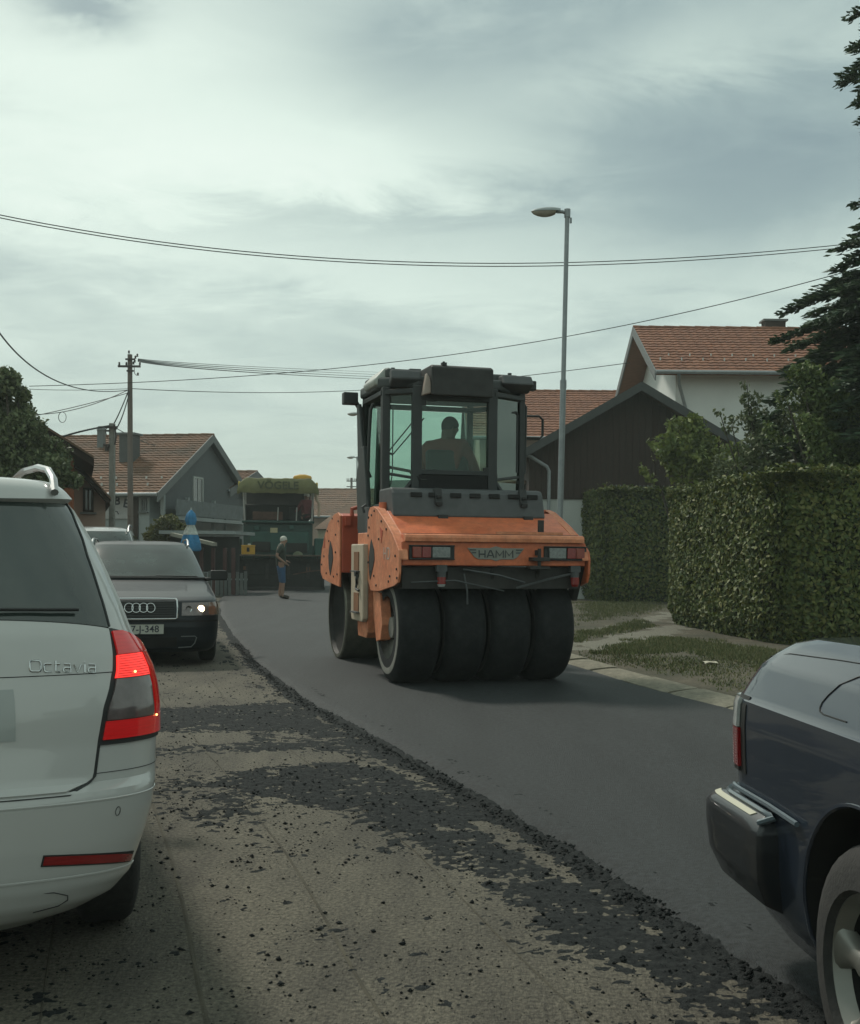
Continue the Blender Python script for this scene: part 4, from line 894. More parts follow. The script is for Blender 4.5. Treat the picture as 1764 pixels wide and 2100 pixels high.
def wheel(parent, name, c, r, w, rr, side, style='spoke', rimm=None, n=40):
    """axle along local x; side=+1 outer face towards +x"""
    t = MB(); h = w/2; sd = [(-h,rr),(-h*.98,rr+.02),(-h*.93,r-.05),(-h*.78,r-.012),(-h*.6,r),(h*.6,r),(h*.78,r-.012),(h*.93,r-.05),(h*.98,rr+.02),(h,rr),(h*.72,rr-.012),(h*.3,rr-.02),(-h*.9,rr-.03),(-h,rr)]
    sd = [(a*side,b) for a,b in sd]; t.revolve(sd,(0,0,0),'x',n); o = t.build(name, m_rub, parent, smooth=True); o.location = c
    rm = MB(); rm.revolve([(side*h*.80,rr),(side*h*.82,rr-.012),(side*h*.45,rr-.03)],(0,0,0),'x',n)
    if style == 'spoke':
        ns = 5
        for k in range(ns):
            a = 2*PI*k/ns+.55; rows = []
            for rad, wd, dx, rd in ((.012,.030,.60,.0),(.045,.040,.66,.006),(.075,.036,.64,.010),(.105,.031,.58,.012),(.135,.034,.58,.012),(rr-.045,.044,.64,.010),(rr-.022,.060,.72,.006),(rr-.006,.085,.80,.002)):
                row = []
                for q, dep in ((-1,-.030),(-.92,-.004),(-.6,rd*.6),(0,rd),(.6,rd*.6),(.92,-.004),(1,-.030)):
                    row.append(Vector((side*(h*dx+dep), math.cos(a)*rad-math.sin(a)*q*wd, math.sin(a)*rad+math.cos(a)*q*wd)))
                rows.append(row)
            rm.grid(rows, flip=(side<0))
        rm.revolve([(side*h*.25,.045),(side*h*.70,.045),(side*h*.74,.035),(side*h*.74,.001)],(0,0,0),'x',20)
    else:
        rm.revolve([(side*h*.45,rr-.03),(side*h*.55,rr*.6),(side*h*.7,rr*.3),(side*h*.7,.001)],(0,0,0),'x',n)
    rm.build('rim', rimm or m_alloy, o, smooth=True, ang=60)
    bl_ = MB(); bl_.revolve([(side*h*.44,rr-.031),(-side*h*.7,rr-.035)],(0,0,0),'x',n); bl_.build('rim_barrel', m_blk, o, smooth=True)  # black barrel: the shade behind the spokes is put into its colour
    dk = MB(); dk.revolve([(side*h*.12,rr-.01),(side*h*.12,.001)],(0,0,0),'x',24); dk.build('brake_disc', m_blk, o)
    return o
def arches(body, ys, r, half, zc=.31, m=None):
    for y in ys:
        for s in (-1,1):
            c = MB(); c.cyl((s*(half-.24),y,zc),(s*(half+.3),y,zc), r, r, 40); cut(body, c, m_under)
def sym(f): return (lambda z: -f(z)), f
# ------------------------------------------------------------------ white estate car, near left, seen from behind
OC = empty('estate_car', (-1.547,2.90,0), R(21.5), 'white estate car cut by the left edge, its brake light glowing red', 'car')
ho = Hull(OCT_TAB, 3.2, .30, .5)
body = ho.solid('body', m_paintw, OC, nr=18, ns=20, dz=.012); arches(body, (.92,3.62), .345, .886, .32)
gate = lerp_tab([(.628,.37),(.634,.41),(.645,.44),(.66,.455),(.76,.470),(.85,.493),(.94,.548),(1.06,.640),(1.085,.645)])
win = lerp_tab([(1.06,.648),(1.165,.664),(1.282,.690),(1.38,.740),(1.43,.775),(1.46,.79)])
ho.patch('tailgate', m_paintw, OC, .628, .9465, *sym(gate), off=.007, nu=40, nz=22)
ho.patch('tailgate_upper', m_paintw, OC, .949, lambda s: 1.104-.036*(abs(2*s-1))**2, *sym(gate), off=.009, nu=40, nz=10)
ho.patch('tailgate_gap', m_blk, OC, .620, 1.07, lambda z: -gate(z)-.014, lambda z: gate(z)+.014, off=.0025, nu=40, nz=22)
ho.patch('rear_window', m_cglass, OC, lambda s: 1.108-.036*(abs(2*s-1))**2, 1.452, lambda z: -win(z), win, off=.006, nu=40, nz=16)
ho.patch('spoiler', m_paintw, OC, 1.440, 1.500, -.80, .80, off=.028, nu=40, nz=6, rim=.03)
ho.line('window_seal', m_blk, OC, [(win(z)+.004,z) for z in np.linspace(1.075,1.44,24)], r=.004, off=.006)
ho.line('pillar_crease', m_paintw, OC, [(.93-.10*(z-1.0)/.45,z) for z in np.linspace(1.0,1.44,24)], r=.006, off=-.001)
wp = MB(); wp.tube([ho.p(u,1.128-.02*abs(u),.022) for u in (-.1,.1,.25,.40,.50)], .005, 6); wp.build('rear_wiper', m_blk, OC, smooth=True)
lin = lerp_tab([(.755,.478),(.85,.503),(.927,.553),(1.0,.610),(1.068,.650)])
lout = lerp_tab([(.755,1.22),(.955,1.20),(.985,1.08),(1.01,.98),(1.03,.90),(1.058,.77),(1.068,.665)])
for sg in (1,-1):
    S_ = (lambda f: (lambda z: sg*f(z))); 
    def pr(a, b): return (S_(a), S_(b)) if sg > 0 else (S_(b), S_(a))
    tl = ho.patch('tail_light', m_blk, OC, .745, 1.070, *pr(lambda z: lin(z)-.012, lout), off=.006, nu=18, nz=26)
    a = S_(lambda z: lin(z)+.008)
    mk = lambda nm, mm, z0, z1, f0, f1, off: ho.patch(nm, mm, tl, z0, z1, *pr(f0,f1), off=off, nu=14, nz=12, rim=.008)
    mk('red_lens', m_lglow, .995, 1.060, lambda z: lin(z)+.01, lambda z: lout(z)-.02, .013)
    mk('lit_lens', m_lit, .930, .993, lambda z: lin(z)+.006, lambda z: .80+.2*(z-.95), .013)
    mk('red_lens', m_lglow, .815, .993, lambda z: .815+.2*(z-.95)*(z>.93), lambda z: min(lout(z)-.015,1.2), .0125)
    mk('clear_lens', m_clear, .815, .927, lambda z: lin(z)+.012, lambda z: .79, .013)
    mk('red_lens', m_lglow, .760, .812, lambda z: lin(z)+.010, lambda z: 1.2, .013)
    for u_, z_, r_ in ((.67,.942,.004),(.80,.812,.0035)): bb = MB(); q = ho.p(sg*u_,z_,.017); bb.revolve([(-r_*math.cos(PI*i/6),max(.0002,r_*math.sin(PI*i/6))) for i in range(7)],q,'y',8); bb.build('bulb', m_hot, tl, smooth=True)  # outer glowing dot stands for a small glint on the lens
    z_r = [ho.p(sg*u,z,.020) for u,z in ((.62,.97),(.78,.972))]
    gl_ = MB()
    for k in range(9): gl_.tube([ho.p(sg*u,.934+.0068*k,.0135) for u in (lin(.934+.0068*k)+.015,.65,.72,.79)], .0011, 4)
    gl_.build('lens_rib', m_lred, tl)
    rf_ = (lambda s: .4375-.040*(s if sg > 0 else 1-s)); ho.patch('reflector', m_lred, OC, rf_, lambda s: .461-.040*(s if sg > 0 else 1-s)-.005*(s if sg > 0 else 1-s)**6, *pr(lambda z:.335, lambda z:.785), off=.004, nu=20, nz=3)
    ho.patch('reflector_bezel', m_blk, OC, (lambda s: .4335-.040*(s if sg > 0 else 1-s)), lambda s: .465-.040*(s if sg > 0 else 1-s), *pr(lambda z:.330, lambda z:.790), off=.0025, nu=20, nz=3)
    q = ho.p(sg*.577,.561,.001); rr_ = MB(); c_ = [ho.p(sg*(.577+.0115*math.cos(a)),.561+.0125*math.sin(a),.0012) for a in [2*PI*i/20 for i in range(21)]]; rr_.tube(c_,.0009,4); rr_.build('parking_sensor', m_blk, OC)
    ho.line('bumper_seam', m_blk, OC, [(sg*u,.668) for u in np.linspace(.47,1.35,30)], r=.0012, off=.0006)
    ho.patch('side_window', m_cglass, OC, .98, 1.40, *pr(lambda z: 1.32, lambda z: 3.2-(z-.98)*.9), off=.004, nu=10, nz=8)
    rl = MB(); P = [Vector((sg*.595,.40,1.475)),Vector((sg*.595,.47,1.520)),Vector((sg*.585,.56,1.552)),Vector((sg*.565,.75,1.572)),Vector((sg*.53,1.1,1.580)),Vector((sg*.50,1.9,1.575)),Vector((sg*.50,2.15,1.54)),Vector((sg*.50,2.25,1.49))]
    P2 = [P[0]]+[P[i].lerp(P[i+1],f) for i in range(len(P)-1) for f in (.33,.66,1)]
    rl.tube(P2,.012,8); rl.build('roof_rail', m_paints, OC, smooth=True)
    wheel(OC,'wheel',(sg*.790,.92,.315),.315,.205,.20,sg); wheel(OC,'wheel',(sg*.775,3.62,.315),.315,.205,.20,sg)
    m_ = MB(); m_.box((sg*.96,2.75,1.04),(.16,.10,.12)); m_.build('mirror', m_paintw, OC, smooth=True, bevel=.03)
for z_ in (.600,): ho.line('bumper_step', m_paintw, OC, [(u,z_) for u in np.linspace(-.98,.98,40)], r=.0035, off=-.001)
ho.line('tow_cover_seam', m_blk, OC, [(-.1,.375),(.18,.371),(.40,.352),(.465,.335),(.48,.32),(.46,.305),(.38,.296)], r=.0016, off=.001)
ho.line('diffuser_edge', m_paintw, OC, [(u,.395-.02*u*u) for u in np.linspace(-.9,.9,40)], r=.004, off=-.001)
ho.patch('plate_recess', mat('recess_shade',(.30,.32,.31),.3,coat=.8,var=.02), OC, .775, .915, -.238, .238, off=.0085, nu=16, nz=4)
ho.patch('number_plate', m_clearw, OC, .79, .895, -.18, .18, off=.011, nu=12, nz=3)
ex = MB(); ex.cyl((-.45,.18,.26),(-.45,.6,.26),.03,.03,12); ex.box((0,1.6,.24),(1.2,2.6,.06)); ex.build('underside', m_under, OC)
# badge letters wrapped on the tailgate
ls, W_ = stroke_text('Octavia'); uA, uB = .285, .490; XA = ho.p(uA,.966).x; XB = ho.p(uB,.966).x; mb = MB(); hgt = .030
for l in ls:
    P = []
    for i, (x_, y_) in enumerate(l):
        f = x_/W_; X = XA+(XB-XA)*f; z_ = .962-.012*f+y_*hgt+.0; P.append(ho.p(ho.ux(X,z_), z_, .0105))
    mb.tube(P, .0027, 6)
mb.build('badge', m_chrome, OC, smooth=True)
# ------------------------------------------------------------------ dark blue saloon at the right edge
MC = empty('saloon_car', (1.77,3.85,0), R(184.6), 'dark blue saloon at the right edge, rear quarter, lamp and alloy wheel', 'car')
mt_ = [(z+(.02 if z > 1 else .012 if z > .96 else 0),w,a,b) for z,w,a,b in MER_TAB]
hm = Hull(mt_, 4.0, .22, .5)
body = hm.solid('body', m_paintb, MC, nr=18, ns=26, dz=.014); arches(body, (1.13,3.98), .375, .862, .335)
hb = Hull(MER_BUMP, 4.0, .22, .02)
hb.solid('rear_bumper', mat('bumper_paint',(.008,.011,.015),.42,coat=.5,var=.1), MC, nr=18, ns=3, dz=.012)
for sg in (1,-1):
    def pr(a, b): 
        A = (lambda z: a(z)) if callable(a) else (lambda z: a); B = (lambda z: b(z)) if callable(b) else (lambda z: b)
        return ((lambda z: A(z)), (lambda z: B(z))) if sg > 0 else ((lambda z: -B(z)), (lambda z: -A(z)))
    tl = hm.patch('tail_light', m_lred, MC, .668, .785, *pr(.25,.985), off=.012, nu=14, nz=8)
    hm.patch('indicator_lens', m_clearw, tl, .787, .872, *pr(.25,.975), off=.012, nu=14, nz=6); hm.patch('lamp_foot', m_blk, tl, .655, .666, *pr(.25,.98), off=.010, nu=14, nz=2)
    hm.patch('lamp_gap', m_blk, tl, .650, .882, *pr(.24,1.002), off=.003, nu=14, nz=8)
    rb = MB()
    for k in range(14): rb.tube([hm.p(sg*u,.672+.0080*k,.0118) for u in np.linspace(.4,.97,12)], .0012, 4)
    rb.build('lens_rib', m_lred, tl, smooth=True)
    hb.patch('reflector_strip', mat('cream_strip',(.50,.49,.38),.45,var=.05), MC, .5545, .5655, *pr(.84,1.235), off=.003, nu=14, nz=3)
    bs = MB(); bs.tube([hb.p(sg*u,.572,.004) for u in np.linspace(.1,1.30,30)]+[hb.p(sg*1.33,.55,.004)], .009, 6); bs.tube([hm.p(sg*u,.600-.03*max(0,u-1.2),.012) for u in np.linspace(.85,1.40,20)], .008, 6)
    bs.build('bumper_trim', mat('slate_trim',(.09,.12,.14),.3,coat=.5), MC, smooth=True)
    # fuel flap outline
    if sg > 0: hm.line('fuel_flap_seam', m_blk, MC, [(1.53,1.02),(1.49,1.0),(1.462,.975),(1.445,.945),(1.442,.925),(1.448,.912),(1.460,.903),(1.485,.899),(1.62,.899)], r=.0022, off=.001)
    hm.line('boot_seam', m_blk, MC, [(.60,.875),(.66,.93),(.74,.97),(.86,1.0),(1.0,1.018),(1.3,1.028),(1.9,1.04)] if sg > 0 else [(-.60,.875),(-.74,.97),(-1.0,1.018),(-1.9,1.04)], r=.0014, off=.001)
    ar = MB(); ar.tube([Vector((sg*(float(np.interp(.335+math.sin(a)*.380,hm.z,hm.w))-.002),1.13+math.cos(a)*.380,.335+math.sin(a)*.380)) for a in np.linspace(-.28,PI+.28,44)], .007, 6); ar.build('arch_lip', m_paintb, MC, smooth=True)
    wheel(MC,'wheel',(sg*.745,1.13,.312),.312,.215,.205,sg); wheel(MC,'wheel',(sg*.745,3.98,.312),.312,.215,.205,sg)
    hm.patch('side_window', m_cglass, MC, 1.10, 1.36, *pr(lambda z:1.5, lambda z:3.0-(z-1.1)), off=.004, nu=10, nz=6)
hm.patch('rear_window', m_cglass, MC, 1.09, 1.37, -.8, .8, off=.004, nu=16, nz=8)
ex = MB(); ex.box((0,2.4,.22),(1.3,4.2,.10)); ex.build('underside', m_under, MC)
# ------------------------------------------------------------------ oncoming grey estate car with a lit headlight
AUD = [(.16,.78,-4.35,-.12),(.20,.83,-4.42,-.05),(.30,.865,-4.48,-.01),(.45,.878,-4.5,0),(.56,.882,-4.5,-.015),(.66,.878,-4.5,-.05),(.735,.866,-4.48,-.10),(.77,.855,-4.48,-.20),(.82,.842,-4.46,-.48),(.87,.828,-4.44,-.80),(.915,.815,-4.42,-1.05),(.95,.80,-4.4,-1.18),
  (.985,.785,-4.38,-1.26),(1.10,.745,-4.30,-1.48),(1.22,.70,-4.2,-1.72),(1.32,.655,-4.1,-1.93),(1.375,.615,-4.0,-2.07),(1.405,.57,-3.9,-2.22),(1.425,.48,-3.7,-2.5),(1.435,.34,-3.4,-2.8)]
def oncoming(name, loc, rz, label, paint, zs=1.0, lit=True, plate=None):
    t = empty(name, loc, rz, label, 'car'); H = Hull([(z*(1 if z < .6 else 1+(zs-1)*(z-.6)/.8),w,a,b) for z,w,a,b in AUD], 3.6, .35, .42)
    Zs = lambda z: z*(1 if z < .6 else 1+(zs-1)*(z-.6)/.8)
    b = H.solid('body', paint, t, nr=16, ns=20, dz=.016); arches(b, (-.86,-3.55), .345, .878, .31)
    e = 'f'
    H.patch('windscreen', mat('windscreen_glass',(.028,.040,.037),.16,coat=.25,scale=2.0,var=.6,spec=.3), t, Zs(.975), Zs(1.375), -.80, .80, off=.006, end=e, nu=24, nz=12)
    for sx_ in (-.36, .02): # head restraints seen through the glass as pale shapes
        pass
    gap = MB(); gap.tube([H.p(u,Zs(.966)-.012*abs(u),.010,e) for u in np.linspace(-.84,.84,24)], .016, 6); gap.build('scuttle', m_blk, t, smooth=True)
    for k in (0,1): wp = MB(); wp.tube([H.p(u+k*.5,Zs(.985)+.01*math.sin(3*u),.018,e) for u in np.linspace(-.55,-.05,8)], .008, 5); wp.build('wiper', m_blk, t, smooth=True)
    gx = lambda x: (lambda z: H.ux(x, z))
    g = H.patch('grille', m_blk, t, .548, .738, lambda z: -H.ux(.385,z), gx(.385), off=.010, end=e, nu=20, nz=8)
    fr = MB(); P = [(-.395,.748),(-.2,.752),(0,.753),(.2,.752),(.375,.748),(.405,.735),(.41,.64),(.405,.55),(.385,.540),(0,.538),(-.385,.540),(-.405,.55),(-.41,.64),(-.405,.735),(-.395,.748)]
    fr.tube([H.p(H.ux(x,z),z,.016,e) for x,z in P], .009, 6); fr.build('grille_surround', m_chrome, t, smooth=True)
    sl = MB()
    for k in range(7): sl.tube([H.p(H.ux(x,.565+.025*k),.565+.025*k,.014,e) for x in np.linspace(-.375,.375,12)], .004, 4)
    sl.build('grille_bar', m_under, g)
    for i in range(4):
        rg = MB(); cx_ = -.118+.0785*i; rg.tube([H.p(H.ux(cx_+.047*math.cos(a),.655),.655+.047*math.sin(a),.024+.001*(i%2),e) for a in [2*PI*k/20 for k in range(21)]], .0062, 6); rg.build('badge_ring', m_chrome, g, smooth=True)
    for sg in (1,-1):
        pr = (lambda a, c: (a, c)) if sg > 0 else (lambda a, c: ((lambda z: -c(z)), (lambda z: -a(z))))
        hl = H.patch('headlight', m_clear, t, .575, lambda s: .715+.010*(s if sg > 0 else 1-s), *pr(lambda z: H.ux(.455+.05*(z-.6),z), lambda z: 1.02), off=.010, end=e, nu=14, nz=6)
        for cx_, rr_, mm in ((.67,.040,'lamp'),(.535,.036,'main')):
            u_ = sg*H.ux(cx_,.655); q = H.p(u_,.650,.006,e); mb = MB(); mb.revolve([(-.006,.001),(.0,rr_*.6),(.012,rr_*.9),(.014,rr_)][::-1],q,'y',18)
            mb.build('lamp_bowl', mat('headlamp_glow',(1,.9,.7),.2,emit=(1,.72,.38),estr=2.2) if (lit and cx_ > .6) else m_chrome, hl, smooth=True)
            if lit and cx_ > .6: mb = MB(); mb.revolve([(.030,.001),(.026,.018),(.012,.028)],q,'y',14); mb.build('bulb', mat('headlamp_core',(1,1,.9),.2,emit=(1,.90,.70),estr=9), hl, smooth=True)
        H.patch('indicator_lens', mat('amber_lens',(.16,.09,.06),.15,coat=1), hl, .585, .712, *pr(lambda z: H.ux(.755,z), lambda z: 1.03), off=.013, end=e, nu=6, nz=5)
        mr = MB(); mr.tube([(sg*.78,-1.36,.955*1),(sg*.86,-1.38,.96)],.025,6); mr.box((sg*.95,-1.40,1.005*(1+(zs-1)*.5)),(.20,.10,.125)); mr.build('door_mirror', m_blk, t, smooth=True, bevel=.035, seg=3)
        wheel(t,'wheel',(sg*.775,-.86,.31),.31,.205,.20,sg,'disc'); wheel(t,'wheel',(sg*.775,-3.55,.31),.31,.205,.20,sg,'disc')
        rl = MB(); rl.tube([(sg*.60,-2.15,Zs(1.37)),(sg*.60,-2.28,Zs(1.43)),(sg*.60,-2.6,Zs(1.455)),(sg*.59,-3.6,Zs(1.455)),(sg*.58,-3.85,Zs(1.38))],.015,6); rl.build('roof_rail', m_paints, t, smooth=True)
        fl = MB(); fl.tube([H.p(sg*H.ux(x,z),z,.006,e) for x,z in ((.42,.22),(.56,.225),(.60,.27),(.62,.33),(.60,.345),(.45,.345))], .006, 5); fl.build('intake_trim', m_trim, t, smooth=True)
        H.patch('side_window', m_cglass, t, Zs(1.0), Zs(1.34), *pr(lambda z: 1.42, lambda z: 3.3), off=.004, end=e, nu=10, nz=6)
        ln = H.line('bonnet_seam', m_blk, t, [(sg*u,Zs(z)) for u,z in ((.90,.742),(.93,.80),(.955,.87),(.96,.93))], r=.004, off=.003, end=e)
    H.patch('lower_grille', m_under, t, .228, .340, lambda z: -H.ux(.40,z), gx(.40), off=.006, end=e, nu=12, nz=4)
    H.patch('bumper_line', m_under, t, .505, .522, lambda z: -H.ux(.86,z), gx(.86), off=.003, end=e, nu=20, nz=2)
    if plate:
        p = MB(); p.box((0,.022,.432),(.52,.012,.112)); pl = p.build('number_plate', mat('plate_white',(.42,.43,.38),.5,var=.04), t)
        p = MB(); p.tube([(-.26,.029,.376),(.26,.029,.376),(.26,.029,.488),(-.26,.029,.488),(-.26,.029,.376)],.004,4); p.build('plate_rim', m_blk, pl)
        text_mesh('plate_text', plate, .108, mat('plate_ink',(.02,.025,.04),.5), pl, basis((-.03,.030,.430),(-1,0,0),(0,0,1)), .001, sx=.98, bold=.0012)
    return t
hd = grd(289,1375)
oncoming('estate_car', (-3.22,12.75,0), R(194.0), 'dark grey estate car facing us in the milled lane with a headlight on', m_paintg, 1.0, True, '67-J-348')
# pale seats and mirror seen through its windscreen
o2 = oncoming('people_carrier', (-5.35,17.6,0), R(192.0), 'taller silver car waiting behind the dark grey estate, only its roof showing', m_paints, 1.19, False, None)
# ================================================================== ROAD ROLLER
m_or = mat('orange_paint', (.47,.098,.032), .5, coat=.08, scale=3.5, col2=(.58,.155,.060), det=9, fine=(11,.20))
m_or2 = mat('paler_orange_paint', (.50,.150,.065), .6, scale=5, col2=(.64,.25,.13), det=9, fine=(14,.22))  # paler copy of the orange; puts reflected light into the ledge colour
m_or3 = mat('red_orange_paint', (.42,.075,.035), .5, scale=4, var=.12)
m_cream = mat('cream_panel', (.44,.36,.27), .6, scale=6, var=.12, det=8)
m_dkg = mat('dark_grey_plastic', (.060,.064,.066), .6, scale=8, var=.22, det=8)
m_cabf = mat('cab_frame', (.022,.026,.026), .5, var=.2)
m_cabp = mat('cab_panel', (.035,.042,.040), .55, var=.25, scale=5)
m_steel = mat('drum_steel', (.16,.155,.125), .5, metal=.5, scale=12, var=.25)
m_tyre = mat('roller_tyre', (.005,.006,.007), .8, scale=8, col2=(.013,.014,.015), det=8, spec=.3, fine=(20,.5))
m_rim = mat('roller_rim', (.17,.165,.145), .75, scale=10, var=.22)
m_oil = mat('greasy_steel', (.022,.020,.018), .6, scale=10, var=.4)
g_cab = glass('cab_glass', (.78,.87,.83), .08, fk=.10)
g_dk = glass('tinted_cab_glass', (.07,.11,.09), .18, fk=.10)
RL = empty('road_roller', (.43,11.28,.055), R(16.0), 'orange road roller with dark cab standing on the fresh asphalt', 'road roller')
# rubber rear wheels
for i, x in enumerate((-.675,-.225,.225,.675)):
    mb = MB(); h = .200; pr_ = [(-h,.30),(-h-.004,.36),(-h+.0,.45),(-h+.02,.50),(-h+.055,.524),(-h+.10,.53),(h-.10,.53),(h-.055,.524),(h-.02,.50),(h,.45),(h+.004,.36),(h,.30)]
    mb.revolve(pr_, (0,0,0), 'x', 48); w = mb.build('rear_wheel', m_tyre, RL, smooth=True); w.location = (x,0,.53)
    for sg in (-1,1):
        if abs(x) < .5 and False: continue
        mb = MB(); mb.revolve([(sg*(h-.006),.452),(sg*(h+.003),.447),(sg*(h+.006),.395),(sg*(h-.004),.372),(sg*(h-.075),.340),(sg*(h-.115),.20),(sg*(h-.10),.11),(sg*(h-.04),.10),(sg*(h-.04),.001)], (0,0,0), 'x', 48)
        r_ = mb.build('rim', m_rim if sg*x > .5 else m_oil, w, smooth=True)  # inner rim faces darkened in colour to stand for shade between the tyres
        if abs(x) > .5:
            mb = MB(); 
            for k in range(8): a = 2*PI*k/8; mb.cyl((sg*(h-.10),math.cos(a)*.16,math.sin(a)*.16),(sg*(h-.085),math.cos(a)*.16,math.sin(a)*.16),.014,.014,6)
            mb.build('wheel_nut', m_oil, w)
# front drum
mb = MB(); mb.revolve([(-.84,.48),(-.84,.52),(-.825,.535),(.825,.535),(.84,.52),(.84,.48)],(0,0,0),'x',64); fd = mb.build('front_drum', m_steel, RL, smooth=True); fd.location = (0,2.62,.53)
for sg in (-1,1):
    mb = MB(); mb.revolve([(sg*.838,.485),(sg*.79,.475),(sg*.72,.30),(sg*.72,.001)],(0,0,0),'x',48); mb.build('drum_disc', m_oil, fd, smooth=True)
# frames and running gear
mb = MB(); mb.box((0,.72,.74),(1.56,.55,.60)); mb.box((0,1.5,.78),(1.2,1.3,.62)); mb.box((0,2.2,.95),(1.55,.25,.60)); mb.build('centre_frame', m_oil, RL)
mb = MB(); mb.box((0,-.05,1.02),(1.74,1.0,.20)); mb.cyl((-.72,0,.53),(.72,0,.53),.09,.09,12); mb.build('rear_axle_frame', m_oil, RL)
for x in (-.45,0,.45): 
    mb = MB(); mb.prism([(-.58,1.10),(-.52,.92),(-.46,.90),(-.20,1.08)],'x',x-.015,x+.015); mb.build('scraper_bracket', m_oil, RL)
mb = MB(); mb.tube([(-.30,-.60,1.10),(.02,-.66,1.05),(.30,-.62,.98)],.010,5); mb.tube([(.86,-.60,1.08),(.55,-.66,1.02),(.22,-.62,.93)],.012,5); mb.tube([(-.30,-.62,1.06),(-.28,-.66,.90),(-.27,-.64,.78)],.009,5); mb.tube([(-.8,-.62,.98),(-.4,-.66,1.0),(0,-.63,.92),(.1,-.6,.90)],.007,5); mb.build('hose', m_dkg, RL, smooth=True)
# rear bodywork
mb = MB(); mb.box((0,-.625,1.245),(1.80,.035,.215)); mb.build('rear_panel', m_or, RL, bevel=.006)
mb = MB(); mb.prism([(-.675,1.352),(-.60,1.352),(-.60,1.41),(-.625,1.425),(-.665,1.415),(-.678,1.39)],'x',-.875,.875); mb.build('rear_ledge', m_or2, RL, bevel=.006)
mb = MB(); mb.prism([(-.60,1.355),(.30,1.355),(.30,1.655),(.12,1.655),(-.42,1.425),(-.60,1.425)],'x',-.855,.855); mb.build('hood', m_or, RL, bevel=.008)
mb = MB(); mb.prism([(-.60,1.4255),(-.42,1.4255),(-.42,1.4285),(-.60,1.4285)],'x',-.84,.84); mb.build('ledge_shadow_strip', m_oil, RL)  # dark strip laid on the hood ledge as its painted shadow
mb = MB(); mb.prism([(-.52,1.43),(-.50,1.43),(-.50,1.456),(-.52,1.456)],'x',.05,.72); mb.build('hood_lip', m_or2, RL)
plate = [(.60,.98),(.62,1.30),(.605,1.58),(.56,1.665),(.50,1.70),(.36,1.705),(.20,1.675),(0,1.60),(-.22,1.515),(-.42,1.425),(-.55,1.345),(-.66,1.27),(-.685,1.20),(-.68,1.06),(-.64,.98),(-.50,.945),(.1,.875),(.45,.87)]
def fender(name, pl, xo, sg, m, band=None, parent=RL):
    mb = MB(); mb.prism(pl, 'x', xo, xo+.022*sg*-1); o = mb.build(name, m, parent, bevel=.004); return o
for sg in (-1,1):
    sp_ = fender('side_plate', plate, sg*.935, sg, m_or2 if sg < 0 else m_or)  # left plate paler, right plate deeper: lit and shaded sides in colour
    fl = MB(); q = plate[3:13]
    for a, b in zip(q[:-1], q[1:]):
        fl.add([(sg*.913,a[0],a[1]),(sg*.913,b[0],b[1]),(sg*.852,b[0],b[1]),(sg*.852,a[0],a[1]),(sg*.913,a[0],a[1]-.012),(sg*.913,b[0],b[1]-.012),(sg*.852,b[0],b[1]-.012),(sg*.852,a[0],a[1]-.012)],[(0,1,2,3),(4,7,6,5),(0,3,7,4),(1,5,6,2),(0,4,5,1),(2,6,7,3)])
    fl.build('plate_flange', m_or2, sp_)
    inn = MB(); inn.prism([(.30,1.36),(.30,1.66),(.12,1.64),(-.42,1.40),(-.58,1.30)],'x',sg*.858,sg*.90); inn.build('inner_cheek', m_or, sp_)
    bl = MB()
    for yy, z_ in ((.55,1.60),(.52,1.50),(.56,1.42),(.30,1.66),(.42,1.62),(.0,1.55),(-.2,1.47),(.45,1.06),(-.35,1.03),(-.60,1.10),(-.62,1.02),(.10,1.38),(.20,.93),(-.30,.98),(.55,1.15),(-.55,1.22),(.3,1.02)): bl.cyl((sg*.935,yy,z_),(sg*.944,yy,z_),.012,.012,8)
    bl.build('bolt', m_oil, sp_)['kind'] = 'stuff'
    dm = MB(); dm.prism([(.42,1.38),(.30,1.28),(.28,1.18),(.38,1.06),(.46,.98),(.50,1.05),(.52,1.2),(.46,1.33)],'x',sg*.936,sg*.940); dm.build('access_opening', m_oil, sp_)
    dm = MB(); dm.prism([(.06,1.50),(-.06,1.46),(.0,1.34)],'x',sg*.936,sg*.939); dm.build('slot', m_or3, sp_)
    # letters worn off the plate
    tx = text_mesh('plate_text', 'HD', .17, mat('worn_print',(.42,.30,.25),.7,var=.2), sp_, basis((sg*.937,-.22,1.235),(0,sg*1,0),(0,0,1)), .001, sx=1.1)
# front fender
pl2 = [(1.98,.86),(1.98,1.66),(2.10,1.70),(2.32,1.685),(2.62,1.60),(2.88,1.46),(3.06,1.28),(3.14,1.12),(3.13,1.0),(3.0,.93),(2.5,.89)]
for sg in (-1,1):
    sp_ = fender('front_side_plate', pl2, sg*.94, sg, m_or2)
    dm = MB(); dm.prism([(2.50,1.38),(2.38,1.28),(2.34,1.18),(2.42,1.08),(2.50,.98),(2.58,1.06),(2.62,1.2),(2.58,1.3)],'x',sg*.941,sg*.946); dm.build('access_opening', m_oil, sp_)
    dm = MB(); dm.prism([(2.95,1.30),(2.86,1.45),(2.84,1.30)],'x',sg*.941,sg*.944); dm.build('slot', m_or3, sp_)
    bl = MB()
    for yy, z_ in ((2.05,1.6),(2.4,1.64),(2.2,1.45),(2.7,1.5),(2.3,.97),(2.75,1.0),(3.05,1.1),(2.9,1.2),(2.1,1.0),(2.6,1.38),(2.2,1.25)): bl.cyl((sg*.94,yy,z_),(sg*.95,yy,z_),.012,.012,8)
    bl.build('bolt', m_oil, sp_)['kind'] = 'stuff'
